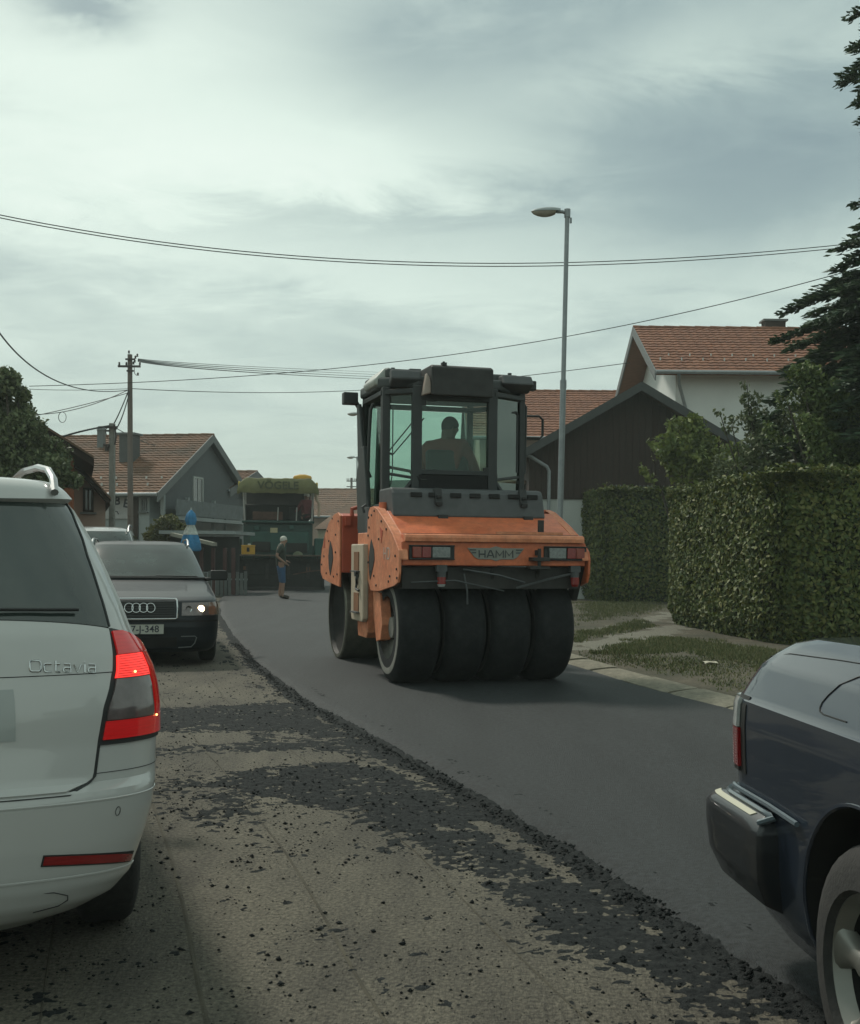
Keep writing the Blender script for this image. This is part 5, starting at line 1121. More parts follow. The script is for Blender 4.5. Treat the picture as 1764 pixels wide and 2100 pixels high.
mb = MB(); mb.prism([(1.96,1.02),(1.96,1.66),(2.10,1.69),(2.32,1.675),(2.62,1.59),(2.88,1.45),(3.06,1.27),(3.0,1.2),(2.6,1.2),(2.2,1.02)],'x',-.915,.915); mb.build('front_hood', m_or3, RL, bevel=.01)
mb = MB(); mb.tube([(-.80,1.98,1.66),(-.80,1.98,1.74),(-.72,1.98,1.76)],.025,8); mb.box((-.86,1.93,1.60),(.06,.05,.10)); mb.build('lifting_eye', m_or3, RL)
mb = MB(); mb.cyl((-.84,.32,1.66),(-.84,.32,1.745),.05,.045,12); mb.cyl((.84,.32,1.66),(.84,.32,1.70),.04,.04,12); mb.build('filler_neck', m_or, RL, smooth=True)
# lamps, badge, hitch
def lampbox(x, order):
    h = MB(); h.box((x,-.648,1.255),(.43,.020,.135)); h.box((x,-.662,1.255+.061),(.43,.03,.012)); h.box((x,-.662,1.255-.061),(.43,.03,.012)); hs = h.build('rear_lamp', m_blk, RL, bevel=.004)
    xs = {'L':(-.145,-.055,.085),'R':(.145,.055,-.085)}[order]
    for i, (dx, w, mm) in enumerate(zip(xs,(.085,.085,.17),('amber','red','white'))):
        l = MB(); l.box((x+dx,-.668,1.255),(w,.024,.10)); mm2 = {'amber':mat('amber_red_lens',(.22,.028,.012),.3,coat=.4,scale=50,var=.2),'red':mat('dull_red_lens',(.20,.014,.012),.25,coat=.5,scale=50,var=.2),'white':mat('clear_work_lens',(.15,.165,.16),.25,coat=.6,scale=40,var=.3)}[mm]
        l.build('lens', mm2, hs, bevel=.006)
lampbox(-.62,'L'); lampbox(.69,'R')
bd = MB(); bd.prism([(-.28,1.30),(-.06,1.30),(.0,1.318),(.06,1.30),(.28,1.30),(.21,1.215),(.17,1.195),(.05,1.195),(0,1.18),(-.05,1.195),(-.17,1.195),(-.21,1.215)],'y',-.652,-.643); bdo = bd.build('badge', mat('badge_grey',(.21,.21,.18),.5,var=.1), RL, bevel=.003)
ls, W_ = stroke_text('HAMM', .26); mb = MB(); sc_ = .33/W_
for l in ls: mb.tube([(-.165+x_*sc_,-.6535,1.212+y_*.066) for x_, y_ in l], .0062, 5)
mb.build('badge_text', m_dkg, bdo)
for dx in (-.235,.235):
    w_ = MB()
    s_ = 1 if dx > 0 else -1
    for k in range(2): w_.prism([(s_*(.195),1.288-.026*k),(s_*(.262-.02*k),1.288-.026*k),(s_*(.250-.02*k),1.276-.026*k),(s_*(.195),1.276-.026*k)],'y',-.655,-.652)
    w_.build('badge_wing', m_dkg, bdo)
mb = MB(); mb.box((.41,-.70,1.20),(.17,.13,.035)); mb.box((.41,-.67,1.12),(.20,.10,.03)); mb.cyl((.41,-.70,1.10),(.41,-.70,1.30),.018,.018,8); mb.box((.41,-.655,1.26),(.05,.03,.05)); mb.build('tow_hitch', m_oil, RL, bevel=.004)
mb = MB(); mb.box((.50,-.50,1.495),(.055,.03,.15)); mb.build('hood_stay', m_oil, RL, bevel=.003)
for x, z_ in ((-.52,1.02),(.80,1.02)):
    mb = MB(); mb.box((x,-.62,z_+.09),(.10,.06,.06)); mb.cyl((x,-.63,z_-.04),(x,-.63,z_+.06),.040,.040,14); l = mb.build('marker_lamp', m_dkg, RL, smooth=True)
    mb = MB(); mb.cyl((x,-.63,z_-.055),(x,-.63,z_+.01),.042,.042,14); mb.build('lens', MATS['dull_red_lens'], l, smooth=True)
    mb = MB(); mb.cyl((x,-.63,z_-.078),(x,-.63,z_-.054),.030,.041,14); mb.build('lens_tip', m_clearw if x < 0 else MATS['dull_red_lens'], l, smooth=True)
mb = MB(); mb.prism([(-.60,1.13),(-.50,1.13),(-.30,.86),(-.42,.80)],'x',.86,.915); mb.build('mud_guard', m_oil, RL)
# black engine cover with slots, latches
cov = [(-.015,1.60),(.06,1.83),(.10,1.875),(.16,1.885),(.60,1.885),(.60,1.60)]
mb = MB(); mb.prism(cov,'x',-.82,.74); ec = mb.build('engine_cover', m_dkg, RL, bevel=.018)
for i in range(7):
    x = -.58+.20*i
    if i == 1: x = -.40
    mb = MB(); mb.box((x,.046,1.815),(.11,.018,.042), Matrix.Rotation(R(-18),3,'X')); mb.build('slot', m_under, ec)
for x in (-.36,.52):
    mb = MB(); mb.box((x,.045,1.80),(.075,.045,.17), Matrix.Rotation(R(-18),3,'X')); mb.box((x,.005,1.73),(.06,.05,.04)); mb.box((x,.01,1.80),(.05,.03,.03)); mb.build('latch', m_blk, ec, bevel=.006)
    mb = MB(); mb.box((x+.03,-.03,1.60),(.10,.03,.045)); mb.build('hinge', m_blk, ec, bevel=.006)
# ladder column on the left
mb = MB(); mb.prism([(.60,.44),(.66,.38),(1.02,.38),(1.06,.46),(1.08,1.45),(.58,1.45)],'x',-.93,-.80); mb.build('centre_side_plate', m_or2, RL, bevel=.008)
mb = MB(); mb.prism([(.20,.85),(.10,.55),(.16,.40),(.34,.37),(.46,.62),(.50,.90)],'x',-.90,-.80); mb.build('rear_frame_plate', m_or2, RL, bevel=.006)
lc = MB(); lc.prism([(.58,.58),(.62,.545),(1.11,.545),(1.15,.60),(1.15,1.335),(.58,1.335)],'x',-.985,-.925); lo = lc.build('step_column', m_cream, RL, bevel=.012)
for z_ in (1.16,.74):
    mb = MB(); mb.box((-.987,.87,z_),(.012,.22,.19)); mb.build('step_opening', mat('step_brown',(.20,.085,.035),.7,var=.25), lo)  # dark red-brown patch set on the column for each step hole
    mb = MB(); mb.box((-1.00,.87,z_-.105),(.05,.30,.014)); mb.build('step_tread', m_dkg, lo)
mb = MB(); mb.tube([(-.99,.78,1.04),(-1.01,.76,.98),(-1.0,.80,.93),(-1.01,.79,.88),(-1.0,.70,.86)],.014,6); mb.box((-1.0,.80,1.03),(.04,.07,.05)); mb.build('door_latch', m_blk, lo)
# ------------------------------------------------------------------ cab
ZB, ZT = 1.87, 2.93
plan = [(-.47,.46),(.33,.46),(.735,.70),(.735,1.55),(.52,1.78),(-.52,1.78),(-.735,1.55),(-.735,.70)]
cc = (0,1.12)
def shr(p, k): return (cc[0]+(p[0]-cc[0])*k, cc[1]+(p[1]-cc[1])*k)
CAB = RL
low = [(-.42,.52),(.42,.52),(.74,.72),(.78,1.6),(.55,1.88),(-.55,1.88),(-.78,1.6),(-.74,.72)]
mb = MB(); mb.prism(low,'z',1.44,1.56); mb.prism([(-.40,.47),(.40,.47),(.42,.60),(-.42,.60)],'z',1.5,2.06); mb.build('cab_floor', m_cabp, CAB)
def pil(a, b, r, nm='cab_pillar', m=m_cabf):
    mb = MB(); a = Vector(a); b = Vector(b); d = (b-a); Rm = d.to_track_quat('Z','Y').to_matrix(); mb.box((a+b)/2,(r[0],r[1],d.length),Rm); return mb.build(nm, m, CAB, bevel=.008)
for (x, y), rr in zip(plan, ((.10,.07),(.10,.07),(.06,.09),(.06,.08),(.07,.06),(.07,.06),(.07,.08),(.08,.10))):
    yb = y+(.10 if y > 1.2 else 0); xb = x*(1.04 if y > 1.2 else 1); pil((xb,yb,1.50),(x,y,ZT),rr)
mb = MB(); mb.box((-.07,.462,2.86),(.74,.07,.14)); mb.build('rear_window_header', m_cabf, CAB, bevel=.006); mb = MB(); mb.box((-.07,.458,2.065),(.74,.06,.05)); mb.build('rear_window_sill', m_cabf, CAB, bevel=.006)
mb = MB(); mb.box((-.09,.44,1.965),(.72,.05,.14)); mb.box((-.07,.47,1.90),(.74,.03,.10)); mb.build('rear_lower_panel', m_under, CAB)
mb = MB(); mb.box((-.07,.470,2.44),(.74,.012,.72)); mb.build('rear_window', g_cab, CAB)
mb = MB(); mb.box((-.405,.44,2.76),(.05,.03,.06)); mb.box((-.32,.435,2.80),(.10,.03,.03)); mb.box((.26,.44,2.10),(.05,.03,.05)); mb.build('window_hinge', m_blk, CAB)
def pane(nm, a, b, z0, z1, g, off=0):
    mb = MB(); a = Vector((a[0],a[1],0)); b = Vector((b[0],b[1],0)); n = Vector((-(b-a).y,(b-a).x,0)).normalized()*.006; q = [a+n,b+n,b-n,a-n]
    mb.prism([(v.x,v.y) for v in q],'z',z0,z1); return mb.build(nm, g, CAB)
pane('quarter_window', plan[1], plan[2], 2.02, 2.84, g_dk); pane('quarter_window', plan[0], plan[7], 1.98, 2.84, g_cab)
pane('door_window', plan[7], plan[6], 1.75, 2.84, g_cab); pane('door_window', plan[2], plan[3], 1.75, 2.84, g_cab)
pane('windscreen', plan[4], plan[5], 1.75, 2.84, g_cab); pane('corner_window', plan[3], plan[4], 1.75, 2.84, g_cab); pane('corner_window', plan[5], plan[6], 1.75, 2.84, g_cab)
for a, b in ((plan[0],plan[7]),(plan[1],plan[2]),(plan[7],plan[6]),(plan[2],plan[3]),(plan[3],plan[4]),(plan[4],plan[5]),(plan[5],plan[6])):
    pil((a[0],a[1],2.875),(b[0],b[1],2.875),(.10,.05),'header')
    if a in (plan[7],plan[2],plan[3],plan[4],plan[5]): pil((a[0],a[1],1.72),(b[0],b[1],1.72),(.10,.05),'sill_rail')
# lower tinted glazing and diagonal foot of the cab at each rear corner
for sg in (-1,1):
    mb = MB(); mb.prism([(.50,1.62),(.50,2.0),(1.35,2.0),(1.35,1.60)],'x',sg*.72,sg*.728) ; 
    g_ = MB(); A_ = Vector((sg*.40-.07,.47,0)); B_ = Vector((sg*.735,.70,0)); n_ = Vector((0,0,1))
    g_.add([A_+n_*1.985,B_+n_*1.985,B_+n_*1.62,A_+n_*1.90],[(0,1,2,3)]); g_.build('lower_quarter_window', g_dk, CAB)
    pil((sg*.40-.07,.455,2.02),(sg*.76,.72,1.58),(.05,.04),'corner_brace'); pil((sg*.40-.07,.46,2.0),(sg*.735,.70,2.06),(.035,.03),'quarter_sill')
mb = MB(); mb.tube([(-.735,.71,2.13),(-.5,.60,2.08),(-.47,.47,1.99)],.016,6); mb.build('grab_bar', mat('brown_bar',(.05,.035,.025),.5), CAB, smooth=True)
mb = MB(); mb.tube([(-.47,.45,2.02),(-.43,.44,1.98),(-.37,.44,1.98)],.03,6); mb.build('window_stay', m_blk, CAB)
# roof
rfp = [(-.44,.52),(.44,.52),(.80,.76),(.80,1.62),(.56,1.90),(-.56,1.90),(-.80,1.62),(-.80,.76)]
mb = MB(); mb.prism(rfp,'z',2.925,3.04); rfo = mb.build('cab_roof', mat('roof_plastic',(.050,.056,.055),.55,scale=3,var=.3,det=8), CAB, bevel=.03, seg=3)
mb = MB(); mb.prism([(-.72,.74),(.72,.74),(.74,1.66),(-.74,1.66)],'z',3.035,3.135); mb.build('roof_cover', MATS['roof_plastic'], rfo, bevel=.025, seg=3)
mb = MB(); mb.prism([(.30,2.82),(.30,3.105),(.36,3.13),(.95,3.13),(.95,3.0),(.50,2.84)],'x',-.36,.29); mb.build('air_conditioner', mat('sooty_box',(.028,.028,.027),.7,scale=7,var=.4,det=8), rfo, bevel=.018, seg=3)
mb = MB(); mb.box((-.22,.36,3.14),(.05,.05,.03)); mb.cyl((-.22,.36,3.145),(-.22,.36,3.167),.012,.012,6); mb.build('bolt', m_blk, rfo)
mb = MB(); mb.box((-.62,.86,3.145),(.035,.03,.03)); mb.box((.66,.86,3.15),(.035,.03,.04)); mb.box((-.38,.90,3.13),(.12,.1,.06)); mb.build('roof_fitting', m_blk, rfo)
mb = MB(); mb.prism([(-.82,2.96),(-.62,2.96),(-.62,3.13),(-.68,3.15),(-.73,3.14),(-.84,3.02)],'y',.78,1.30); mb.build('roof_corner', mat('pale_roof_corner',(.38,.40,.37),.5,var=.08), rfo, bevel=.02)
mb = MB(); mb.prism([(.50,3.0),(.62,2.92),(.62,3.08),(.56,3.1)],'x',-.72,-.40); mb.build('rear_work_light', m_dkg, rfo, bevel=.02)
mb = MB(); mb.prism([(-.44,2.82),(-.335,2.85),(-.37,3.0),(-.40,3.045)],'y',.34,.42); mb.build('reversing_lamp', mat('dusty_lamp',(.33,.27,.23),.5,var=.1), rfo, bevel=.01)
mb = MB(); mb.prism([(.48,3.0),(.66,2.92),(.66,3.10),(.56,3.1)],'x',.46,.80); mb.build('rear_work_light', m_dkg, rfo, bevel=.02)
mb = MB(); mb.box((.90,.86,3.045),(.10,.10,.10)); mb.box((.88,.86,3.115),(.05,.05,.04)); mb.build('work_light', m_blk, rfo, bevel=.01)
mb = MB(); mb.box((-.90,1.66,2.93),(.16,.12,.13)); mb.tube([(-.84,1.66,2.90),(-.80,1.66,2.84),(-.75,1.62,2.80)],.03,6); mb.build('work_light', m_blk, rfo, bevel=.01)
# mirror frame on the right, rails on the left
mb = MB(); mb.tube([(.79,.95,2.73),(1.03,.93,2.735),(1.07,.93,2.70),(1.07,.93,2.53),(1.04,.93,2.50),(.79,.95,2.50)],.014,8); mb.build('mirror_rail', m_blk, CAB, smooth=True)
mb = MB(); mb.tube([(.60,.62,2.72),(.66,.64,2.73),(.68,.66,2.70),(.68,.66,2.1)],.012,6); mb.tube([(.75,.72,2.86),(.80,.74,2.80),(.80,.76,2.1)],.018,6); mb.build('grab_rail', m_cabf, CAB, smooth=True)
mb = MB(); mb.tube([(-.79,1.0,2.80),(-.815,1.02,2.74),(-.825,1.04,2.45),(-.83,1.06,2.1),(-.80,1.08,2.04)],.018,8); mb.build('grab_rail', m_cabf, CAB, smooth=True)
mb = MB(); mb.prism([(1.05,1.40),(1.48,1.40),(1.60,2.05),(1.40,2.38),(1.25,2.38),(1.10,1.9)],'x',-.84,-.79); mb.build('door_lower_panel', m_cabp, CAB, bevel=.01)
mb = MB(); mb.box((-.80,1.0,1.52),(.10,.16,.40)); mb.tube([(-.86,1.0,1.75),(-.90,1.0,1.72),(-.88,1.0,1.66)],.015,6); mb.build('door_step_support', m_dkg, CAB, bevel=.01)
mb = MB(); mb.prism([(.92,1.42),(1.12,1.40),(1.55,2.25),(1.62,2.86),(1.52,2.86)],'x',-.835,-.80); mb.build('door_frame', m_cabf, CAB, bevel=.008)
# wiper seen through the glass
mb = MB(); mb.tube([(-.46,1.70,2.36),(-.10,1.72,2.80)],.008,5); mb.tube([(-.40,1.71,2.34),(-.04,1.72,2.76)],.008,5); mb.tube([(-.46,1.70,2.36),(-.40,1.71,2.34)],.012,5); mb.build('wiper_arm', m_blk, CAB)
mb = MB(); mb.tube([(-.40,1.72,2.86),(-.40,1.72,2.15),(-.42,1.72,2.0)],.007,5); mb.build('wiper_blade', m_blk, CAB)
# seat and console
mb = MB(); mb.box((.02,1.15,1.80),(.48,.46,.12)); mb.box((.0,.93,2.08),(.46,.12,.52), Matrix.Rotation(R(-8),3,'X')); mb.build('driver_seat', m_blk, CAB, bevel=.04, seg=3)
mb = MB(); mb.prism([(1.40,1.5),(1.62,1.5),(1.60,2.05),(1.45,2.12)],'x',-.22,.22); mb.tube([(.0,1.40,2.12),(.0,1.52,1.9)],.03,8); mb.build('console', m_blk, CAB, bevel=.02)
mb = MB(); mb.tube([(.19*math.cos(a),1.36+.08*math.sin(a),2.14+.17*math.sin(a)) for a in [2*PI*i/20 for i in range(21)]],.014,6); mb.build('steering_wheel', m_blk, CAB, smooth=True)
# ------------------------------------------------------------------ people
m_skin = mat('skin', (.28,.16,.11), .6, var=.08); m_skd = mat('tanned_skin', (.20,.11,.075), .6, var=.08)
def head(parent, c, r, m_s, yaw=0, hair=None, hairm=None):
    """part of the body mesh is separate elsewhere; here ears, nose, eyes and hair"""
    c = Vector(c); Rz = Matrix.Rotation(yaw,3,'Z')
    def P(v): return c+Rz@Vector(v)
    for sx_ in (-1,1):
        mb = MB(); q = P((sx_*r*.30,r*.84,r*.08)); mb.revolve([(-.010*math.cos(PI*i/6),max(.0003,.010*math.sin(PI*i/6))) for i in range(7)],q,'y',8); mb.build('eye', mat('eye_white',(.5,.48,.45),.3), parent, smooth=True)
    if hairm:
        rows = []
        for i in range(9):
            th = PI*.5*i/8*1.18
            rows.append([P((math.cos(a)*math.sin(th)*r*.90, math.sin(a)*math.sin(th)*r*1.12-.06*r, math.cos(th)*r*1.12+.12*r+(-.18*r if math.sin(a) < -.2 and i == 8 else 0)+(.22*r if math.sin(a) > .4 and i >= 7 else 0))) for a in [2*PI*k/20 for k in range(21)]])
        mb = MB(); mb.grid(rows); mb.build(hair or 'hair', hairm, parent, smooth=True)
def person(name, loc, rz, label, joints, m_s, shirt, shirt_m, legs=None, legs_m=None, shoes_m=None, hairm=None, hair='hair', head_yaw=0, cat='person'):
    """joints: dict of points; one continuous skin body, clothes as looser shells"""
    t = empty(name, loc, rz, label, cat); J = {k: Vector(v[:3]) for k, v in joints.items()}; r = {k: v[3] for k, v in joints.items()}
    order = list(joints); ix = {k: i for i, k in enumerate(order)}
    E = [('pel','bel'),('bel','che'),('che','nec'),('nec','chin'),('chin','hea'),('hea','top'),('chin','nose')]
    for s_ in 'LR': E += [('che','sh'+s_),('sh'+s_,'el'+s_),('el'+s_,'wr'+s_),('wr'+s_,'pa'+s_),('pel','hi'+s_),('hi'+s_,'kn'+s_),('kn'+s_,'an'+s_),('an'+s_,'to'+s_)]
    nodes = [(*J[k], r[k]) for k in order]; edges = [(ix[a],ix[b]) for a,b in E]
    for s_ in 'LR':  # five fingers
        d = (J['pa'+s_]-J['wr'+s_]).normalized(); up = Vector((0,0,1)); sd_ = d.cross(up).normalized() if abs(d.z) < .9 else Vector((1,0,0)); nrm = sd_.cross(d)
        for k in range(5):
            if k < 4: o = (k-1.5)*.017; L = (.060,.072,.068,.052)[k]; b0 = J['pa'+s_]+sd_*o; m1 = b0+d*L*.55; m2 = m1+(d*.7-nrm*.5).normalized()*L*.5
            else: b0 = J['wr'+s_].lerp(J['pa'+s_],.4)+sd_*.028; m1 = b0+(d+sd_*.8).normalized()*.03; m2 = m1+d*.025
            n0 = len(nodes); nodes += [(*b0,.009),(*m1,.0085),(*m2,.007)]; edges += [(ix['pa'+s_] if k < 4 else ix['wr'+s_],n0),(n0,n0+1),(n0+1,n0+2)]
    skin('body', nodes, edges, m_s, t, 1, ix['pel'])
    def shell(nm, keys, es, m, gr, over={}):
        kk = list(keys); q = {k: i for i, k in enumerate(kk)}; ns = []
        for k in kk:
            if isinstance(k, tuple): a, b, f = k; p = J[a].lerp(J[b],f); rr_ = r[a]*(1-f)+r[b]*f
            else: p = J[k]; rr_ = r[k]
            ns.append((*p, rr_*gr+.006 if not isinstance(over.get(k), float) else over[k]))
        skin(nm, ns, [(q[a],q[b]) for a,b in es], m, t, 1, 0)
    cL, cR = ('shL','elL',.85), ('shR','elR',.85)
    if shirt == 'long': cL, cR = 'wrL', 'wrR'
    if shirt == 'long': shell('shirt', ['bel',('pel','bel',-.35),'che','nec','shL','elL',cL,'shR','elR',cR], [('bel',('pel','bel',-.35)),('bel','che'),('che','nec'),('che','shL'),('shL','elL'),('elL',cL),('che','shR'),('shR','elR'),('elR',cR)], shirt_m, 1.13)
    else: shell('shirt', ['bel',('pel','bel',-.35),'che','nec','shL',cL,'shR',cR], [('bel',('pel','bel',-.35)),('bel','che'),('che','nec'),('che','shL'),('shL',cL),('che','shR'),('shR',cR)], shirt_m, 1.15)
    if legs:
        f = .12 if legs == 'shorts' else .95; kL, kR = ('knL','anL',f), ('knR','anR',f)
        shell('trousers' if legs != 'shorts' else 'shorts', ['pel','hiL','knL',kL,'hiR','knR',kR,('pel','bel',.4)], [('pel','hiL'),('hiL','knL'),('knL',kL),('pel','hiR'),('hiR','knR'),('knR',kR),('pel',('pel','bel',.4))], legs_m, 1.22)
    if shoes_m:
        for s_ in 'LR': shell('shoe', ['an'+s_,('an'+s_,'to'+s_,.5),'to'+s_], [('an'+s_,('an'+s_,'to'+s_,.5)),(('an'+s_,'to'+s_,.5),'to'+s_)], shoes_m, 1.25)
    head(t, J['hea'], r['hea'], m_s, head_yaw, hair, hairm); return t
def std(hz=0): pass
# operator seated in the roller cab, facing to the right
JD = dict(pel=(0,0,.02,.155), bel=(0,.02,.20,.155), che=(0,.0,.44,.165), nec=(.02,.02,.60,.060), chin=(.03,.05,.66,.062), hea=(.035,.05,.74,.092), top=(.035,.04,.80,.078), nose=(.035,.145,.72,.018),
  shL=(-.21,.0,.53,.075), elL=(-.30,.10,.27,.052), wrL=(-.24,.32,.18,.036), paL=(-.22,.39,.18,.034), hiL=(-.11,.06,.0,.10), knL=(-.15,.48,.02,.070), anL=(-.15,.52,-.38,.045), toL=(-.15,.66,-.42,.040),
  shR=(.21,.0,.53,.075), elR=(.30,.10,.27,.052), wrR=(.24,.32,.18,.036), paR=(.22,.39,.18,.034), hiR=(.11,.06,.0,.10), knR=(.15,.48,.02,.070), anR=(.15,.52,-.38,.045), toR=(.15,.66,-.42,.040))
wm = Matrix.Translation(RL.location) @ Matrix.Rotation(R(16),4,'Z'); dl = wm @ Vector((.02,1.08,1.86))
person('person', dl, R(16-42), 'roller driver in a dull red shirt seen through the cab rear window', JD, m_skd, 'long', mat('maroon_shirt',(.24,.060,.045),.85,var=.15), 'long', mat('dark_trousers',(.03,.03,.035),.9), m_blk, mat('black_hair',(.012,.011,.010),.7), head_yaw=R(-25))
# ------------------------------------------------------------------ asphalt paver
m_pg = mat('dark_green_paint', (.012,.038,.032), .6, scale=3, col2=(.020,.062,.052), det=8)
m_pg2 = mat('green_paint', (.018,.072,.058), .55, scale=4, var=.2)
m_yel = mat('yellow_tarpaulin', (.15,.145,.065), .85, scale=3, var=.22, det=8); m_yel2 = mat('yellow_plastic', (.55,.30,.03), .5, scale=5, var=.12)
m_tar = mat('tarry_steel', (.014,.014,.013), .75, scale=5, var=.5, det=8); m_brn = mat('rust_brown', (.085,.042,.030), .8, scale=6, var=.3)
PV = empty('asphalt_paver', (at(570,1135,38).x,38,.05), R(7), 'dark green asphalt paver with yellow canopy laying the lane ahead', 'paver')
def pbox(nm, m, c, d, bev=.02, parent=PV, rot=None):
    mb = MB(); mb.box(c, d, rot); return mb.build(nm, m, parent, bevel=bev)
sc_ = pbox('screed', m_tar, (0,.25,.30), (3.06,.55,.42)); pbox('screed_plate', m_oil, (0,.20,.05), (3.10,.75,.10), .01, sc_)
for x in (-1.50,1.50): pbox('end_gate', m_tar, (x,.2,.40), (.05,.95,.75), .01, sc_)
for x in (-1.0,-.35,.35,1.0): pbox('screed_support', m_oil, (x,-.06,.62), (.10,.08,.50), .01, sc_)
pbox('warning_light', MATS['amber_lens'], (-1.05,-.07,.72), (.16,.06,.12), .01, sc_); pbox('warning_light', MATS['amber_lens'], (1.0,-.07,.70), (.14,.06,.14), .01, sc_)
pbox('screed_box', m_tar, (0,.30,.76), (2.9,.5,.56)); pbox('walkway', mat('worn_walkway',(.10,.075,.055),.7,var=.35,scale=7), (0,.08,1.14), (2.86,.72,.05), .008)
for k in range(6): pbox('walkway_bracket', m_oil, (-1.3+.52*k,-.20,1.05), (.05,.06,.16), .006)
mb = MB(); mb.tube([(.5,-.28,.52),(1.0,-.3,.62),(1.9,-.3,.72)],.02,6); mb.build('levelling_bar', m_brn, PV, smooth=True)
pbox('tractor_body', m_pg, (0,1.7,1.55), (2.30,2.4,1.35), .05); pbox('rear_bulkhead', m_pg2, (.05,.47,1.62), (1.95,.06,.62), .02)
pbox('louvre_panel', m_tar, (-.55,.42,1.42), (.60,.03,.34), .01); pbox('louvre_panel', m_tar, (.62,.42,1.40), (.70,.03,.32), .01)
pbox('plate_sticker', mat('paper_sticker',(.40,.36,.22),.7), (-.14,.43,1.98), (.24,.01,.16), .0); pbox('lamp', m_pg2, (-.70,.40,2.05), (.16,.06,.14), .02); pbox('lamp', m_pg2, (.45,.40,2.08), (.14,.06,.14), .02)
pbox('operator_platform', m_pg, (0,1.1,2.26), (2.4,1.5,.08), .02); pbox('seat_back', m_brn, (-.35,.55,2.46), (1.0,.08,.28), .03); pbox('seat_back', m_tar, (.62,.80,2.50), (.5,.10,.55), .04)
pbox('control_console', m_tar, (-.2,1.5,2.60), (2.0,.35,.55), .05); pbox('side_panel', m_tar, (-1.12,1.2,2.5), (.06,1.4,.5), .02); pbox('side_panel', m_tar, (1.16,1.2,2.5), (.06,1.4,.5), .02)
pbox('rear_screen', mat('dark_screen',(.040,.034,.034),.35,var=.35,scale=2), (0,1.9,3.0), (2.2,.03,.8), .0)  # dark sheet filling the dark space under the canopy
for x in (-1.1,1.12):
    for y_ in (.45,2.0): mb = MB(); mb.cyl((x,y_,2.2),(x*1.04,y_,3.35),.035,.035,8); mb.build('canopy_post', mat('pale_grey_paint',(.34,.33,.31),.6), PV, smooth=True)
for x in (-.02,.60): mb = MB(); mb.cyl((x,.5,2.25),(x+.02,.5,2.75),.022,.022,6); mb.build('hand_rail', MATS['pale_grey_paint'], PV, smooth=True)
cn = MB(); n = 24; rows = []
for (yy, zz_, w) in ((-.05,3.24,1.33),(-.10,3.34,1.34),(-.06,3.55,1.27),(.05,3.68,1.16),(.5,3.72,1.14),(1.6,3.72,1.14),(2.5,3.66,1.14),(2.62,3.3,1.3)):
    rows.append([(w*(-1+2*i/n), yy+.012*math.sin(i*1.9), zz_+.010*math.sin(i*.9+yy)+.006*math.sin(i*2.3)-(.06 if i in (0,n) else 0)) for i in range(n+1)])
cn.grid(rows); cn.grid([[(x,y,z-.05) for x,y,z in r_] for r_ in rows[:]], flip=True); cy = cn.build('canopy', m_yel, PV, smooth=True)
for sg in (-1,1): pbox('canopy_end', mat('bright_yellow_paint',(.50,.38,.06),.6,var=.1), (sg*1.27,.15,3.42), (.07,.35,.30), .03, cy)
text_mesh('canopy_text', 'V\u00d6GELE', .36, mat('faded_green_print',(.055,.060,.030),.8), cy, basis((0,-.118,3.44),(1,0,0),(0,.25,1)), .002, sx=1.02, bold=.008)
mb = MB(); mb.revolve([(-.32,.001),(-.28,.07),(-.1,.12),(.1,.12),(.28,.07),(.32,.001)],(.80,.5,3.74),'x',14); mb.build('rolled_tarpaulin', m_yel2, cy, smooth=True)
mb = MB(); mb.tube([(1.24,.3,3.3),(1.28,.3,3.0),(1.35,.3,2.9),(1.36,.3,2.65),(1.34,.3,2.45)],.055,8,.045); mb.build('exhaust_hose', mat('sand_hose',(.42,.32,.24),.8,var=.15), PV, smooth=True)
for x in (-1.25,1.25): mb = MB(); mb.prism([(.8,.05),(3.9,.05),(4.2,.35),(3.9,.75),(.8,.75),(.55,.4)],'x',x-.17,x+.17); mb.build('crawler_track', m_tar, PV, bevel=.05)
mb = MB(); mb.prism([(3.2,.8),(5.6,.6),(5.6,1.2),(3.2,1.5)],'x',-1.6,1.6); mb.build('hopper', m_pg, PV, bevel=.03)
pbox('side_cabinet', m_pg2, (1.42,.9,1.35), (.42,1.0,.75), .04); pbox('side_cabinet', m_pg, (-1.42,1.1,1.35), (.38,1.2,.7), .04); pbox('side_lamp', MATS['amber_lens'], (1.50,.38,1.36), (.12,.04,.12), .01)
wmP = Matrix.Translation(PV.location) @ Matrix.Rotation(R(7),4,'Z')
q = wmP @ Vector((-.97,.10,1.165)); TB = empty('toolbox', q, R(7), 'yellow plastic box standing on the left of the paver walkway', 'box')
b_ = pbox('body', m_yel2, (0,0,.13), (.44,.26,.26), .02, TB); pbox('lid', m_yel2, (0,0,.285), (.46,.28,.05), .015, TB); pbox('clasp', m_blk, (0,-.142,.16), (.09,.02,.14), .005, TB); pbox('handle', m_clearw, (.03,0,.335), (.10,.06,.05), .015, TB)
q = wmP @ Vector((.66,-.02,1.165)); mb = MB(); mb.revolve([(0,.17),(.04,.16),(.09,.10),(.12,.03),(.125,.001)],(0,0,0),'z',12); rg_ = mb.build('folded_cloth', mat('olive_cloth',(.11,.12,.07),.9), smooth=True); rg_.location = q; rg_.rotation_euler = (0,0,.4); tag(rg_, 'crumpled pale olive cloth on the right of the paver walkway', 'cloth')
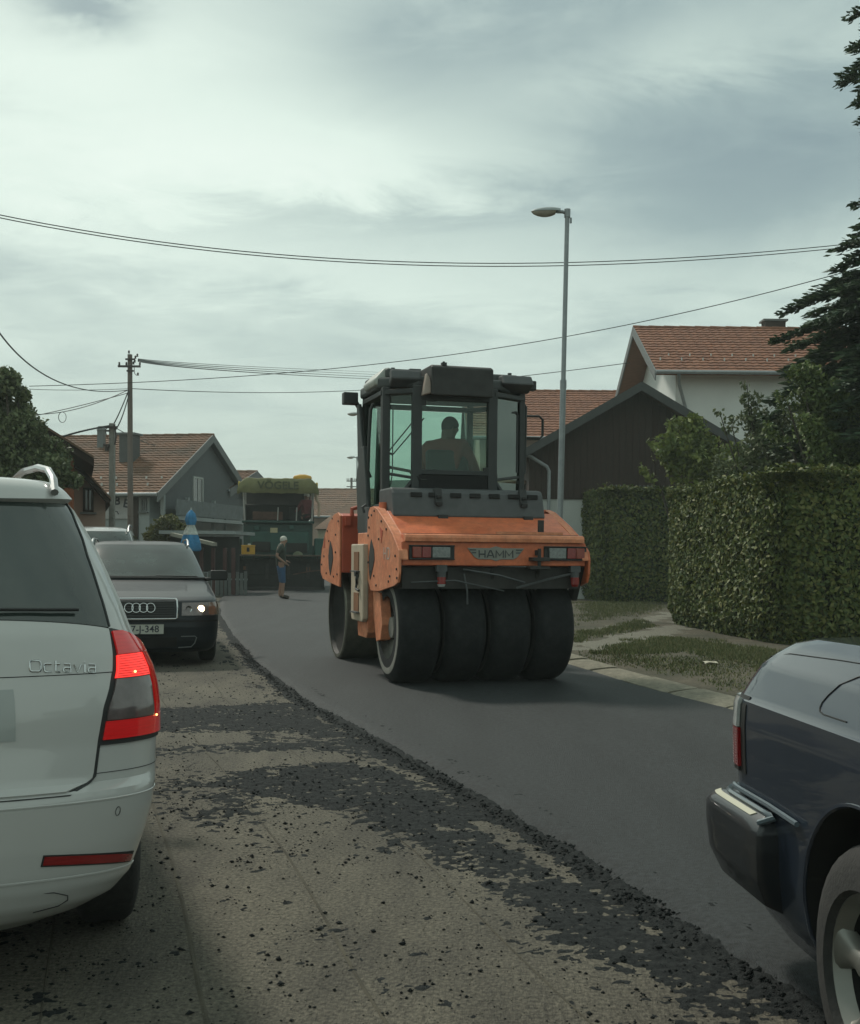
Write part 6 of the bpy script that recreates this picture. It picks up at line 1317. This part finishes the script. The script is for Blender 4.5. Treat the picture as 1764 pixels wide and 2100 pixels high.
# paver operator
JP = {k: v for k, v in JD.items()}
person('person', wmP @ Vector((.95,.75,2.42)), R(7+40), 'paver operator in a maroon shirt leaning on the platform rail', JP, m_skd, 'long', mat('maroon_jacket',(.13,.03,.035),.85,var=.15), 'long', MATS['dark_trousers'], m_blk, mat('pale_cap',(.45,.43,.38),.7), 'cap', head_yaw=R(20))
# worker standing behind the paver, in profile
JW = dict(pel=(0,0,.92,.125), bel=(0,.0,1.06,.125), che=(0,-.01,1.30,.135), nec=(0,.03,1.46,.052), chin=(0,.085,1.50,.055), hea=(0,.07,1.575,.086), top=(0,.06,1.635,.072), nose=(0,.165,1.56,.016),
  shL=(-.19,-.01,1.40,.062), elL=(-.27,-.10,1.14,.044), wrL=(-.20,.12,1.02,.032), paL=(-.16,.20,1.00,.032), hiL=(-.10,.0,.88,.088), knL=(-.11,.03,.47,.060), anL=(-.11,-.03,.09,.040), toL=(-.11,.16,.045,.036),
  shR=(.19,-.01,1.40,.062), elR=(.26,-.14,1.15,.044), wrR=(.24,.06,.98,.032), paR=(.20,.15,.93,.032), hiR=(.10,.0,.88,.088), knR=(.11,.05,.47,.060), anR=(.11,.03,.09,.040), toR=(.11,.22,.045,.036))
g = grd(576,1229,.05)
person('person', (g.x,g.y,.05), R(-78), 'road worker in dark shirt and blue shorts standing behind the paver', JW, m_skin, 'short', mat('dark_olive_shirt',(.035,.045,.035),.9,var=.3,scale=15), 'shorts', mat('blue_shorts',(.035,.085,.17),.85,var=.2), mat('work_boot',(.03,.022,.018),.8), mat('white_hair_cap',(.50,.49,.44),.75), 'cap', head_yaw=0)
# ================================================================== AIR
hz_ = MB(); hz_.box((0,400,6.9),(1990,1990,15.9)); ho_ = hz_.build('haze', None)  # thin distance haze, added also to lift blacks like a windscreen veil
mh = bpy.data.materials.new('haze_air'); mh.use_nodes = True; nt = mh.node_tree; nt.nodes.clear()
pv = nt.nodes.new('ShaderNodeVolumePrincipled'); pv.inputs['Color'].default_value = (.86,.95,.91,1); pv.inputs['Density'].default_value = .0013; pv.inputs['Anisotropy'].default_value = 0
o_ = nt.nodes.new('ShaderNodeOutputMaterial'); nt.links.new(pv.outputs[0], o_.inputs['Volume']); ho_.data.materials.append(mh); tag(ho_, kind='stuff')
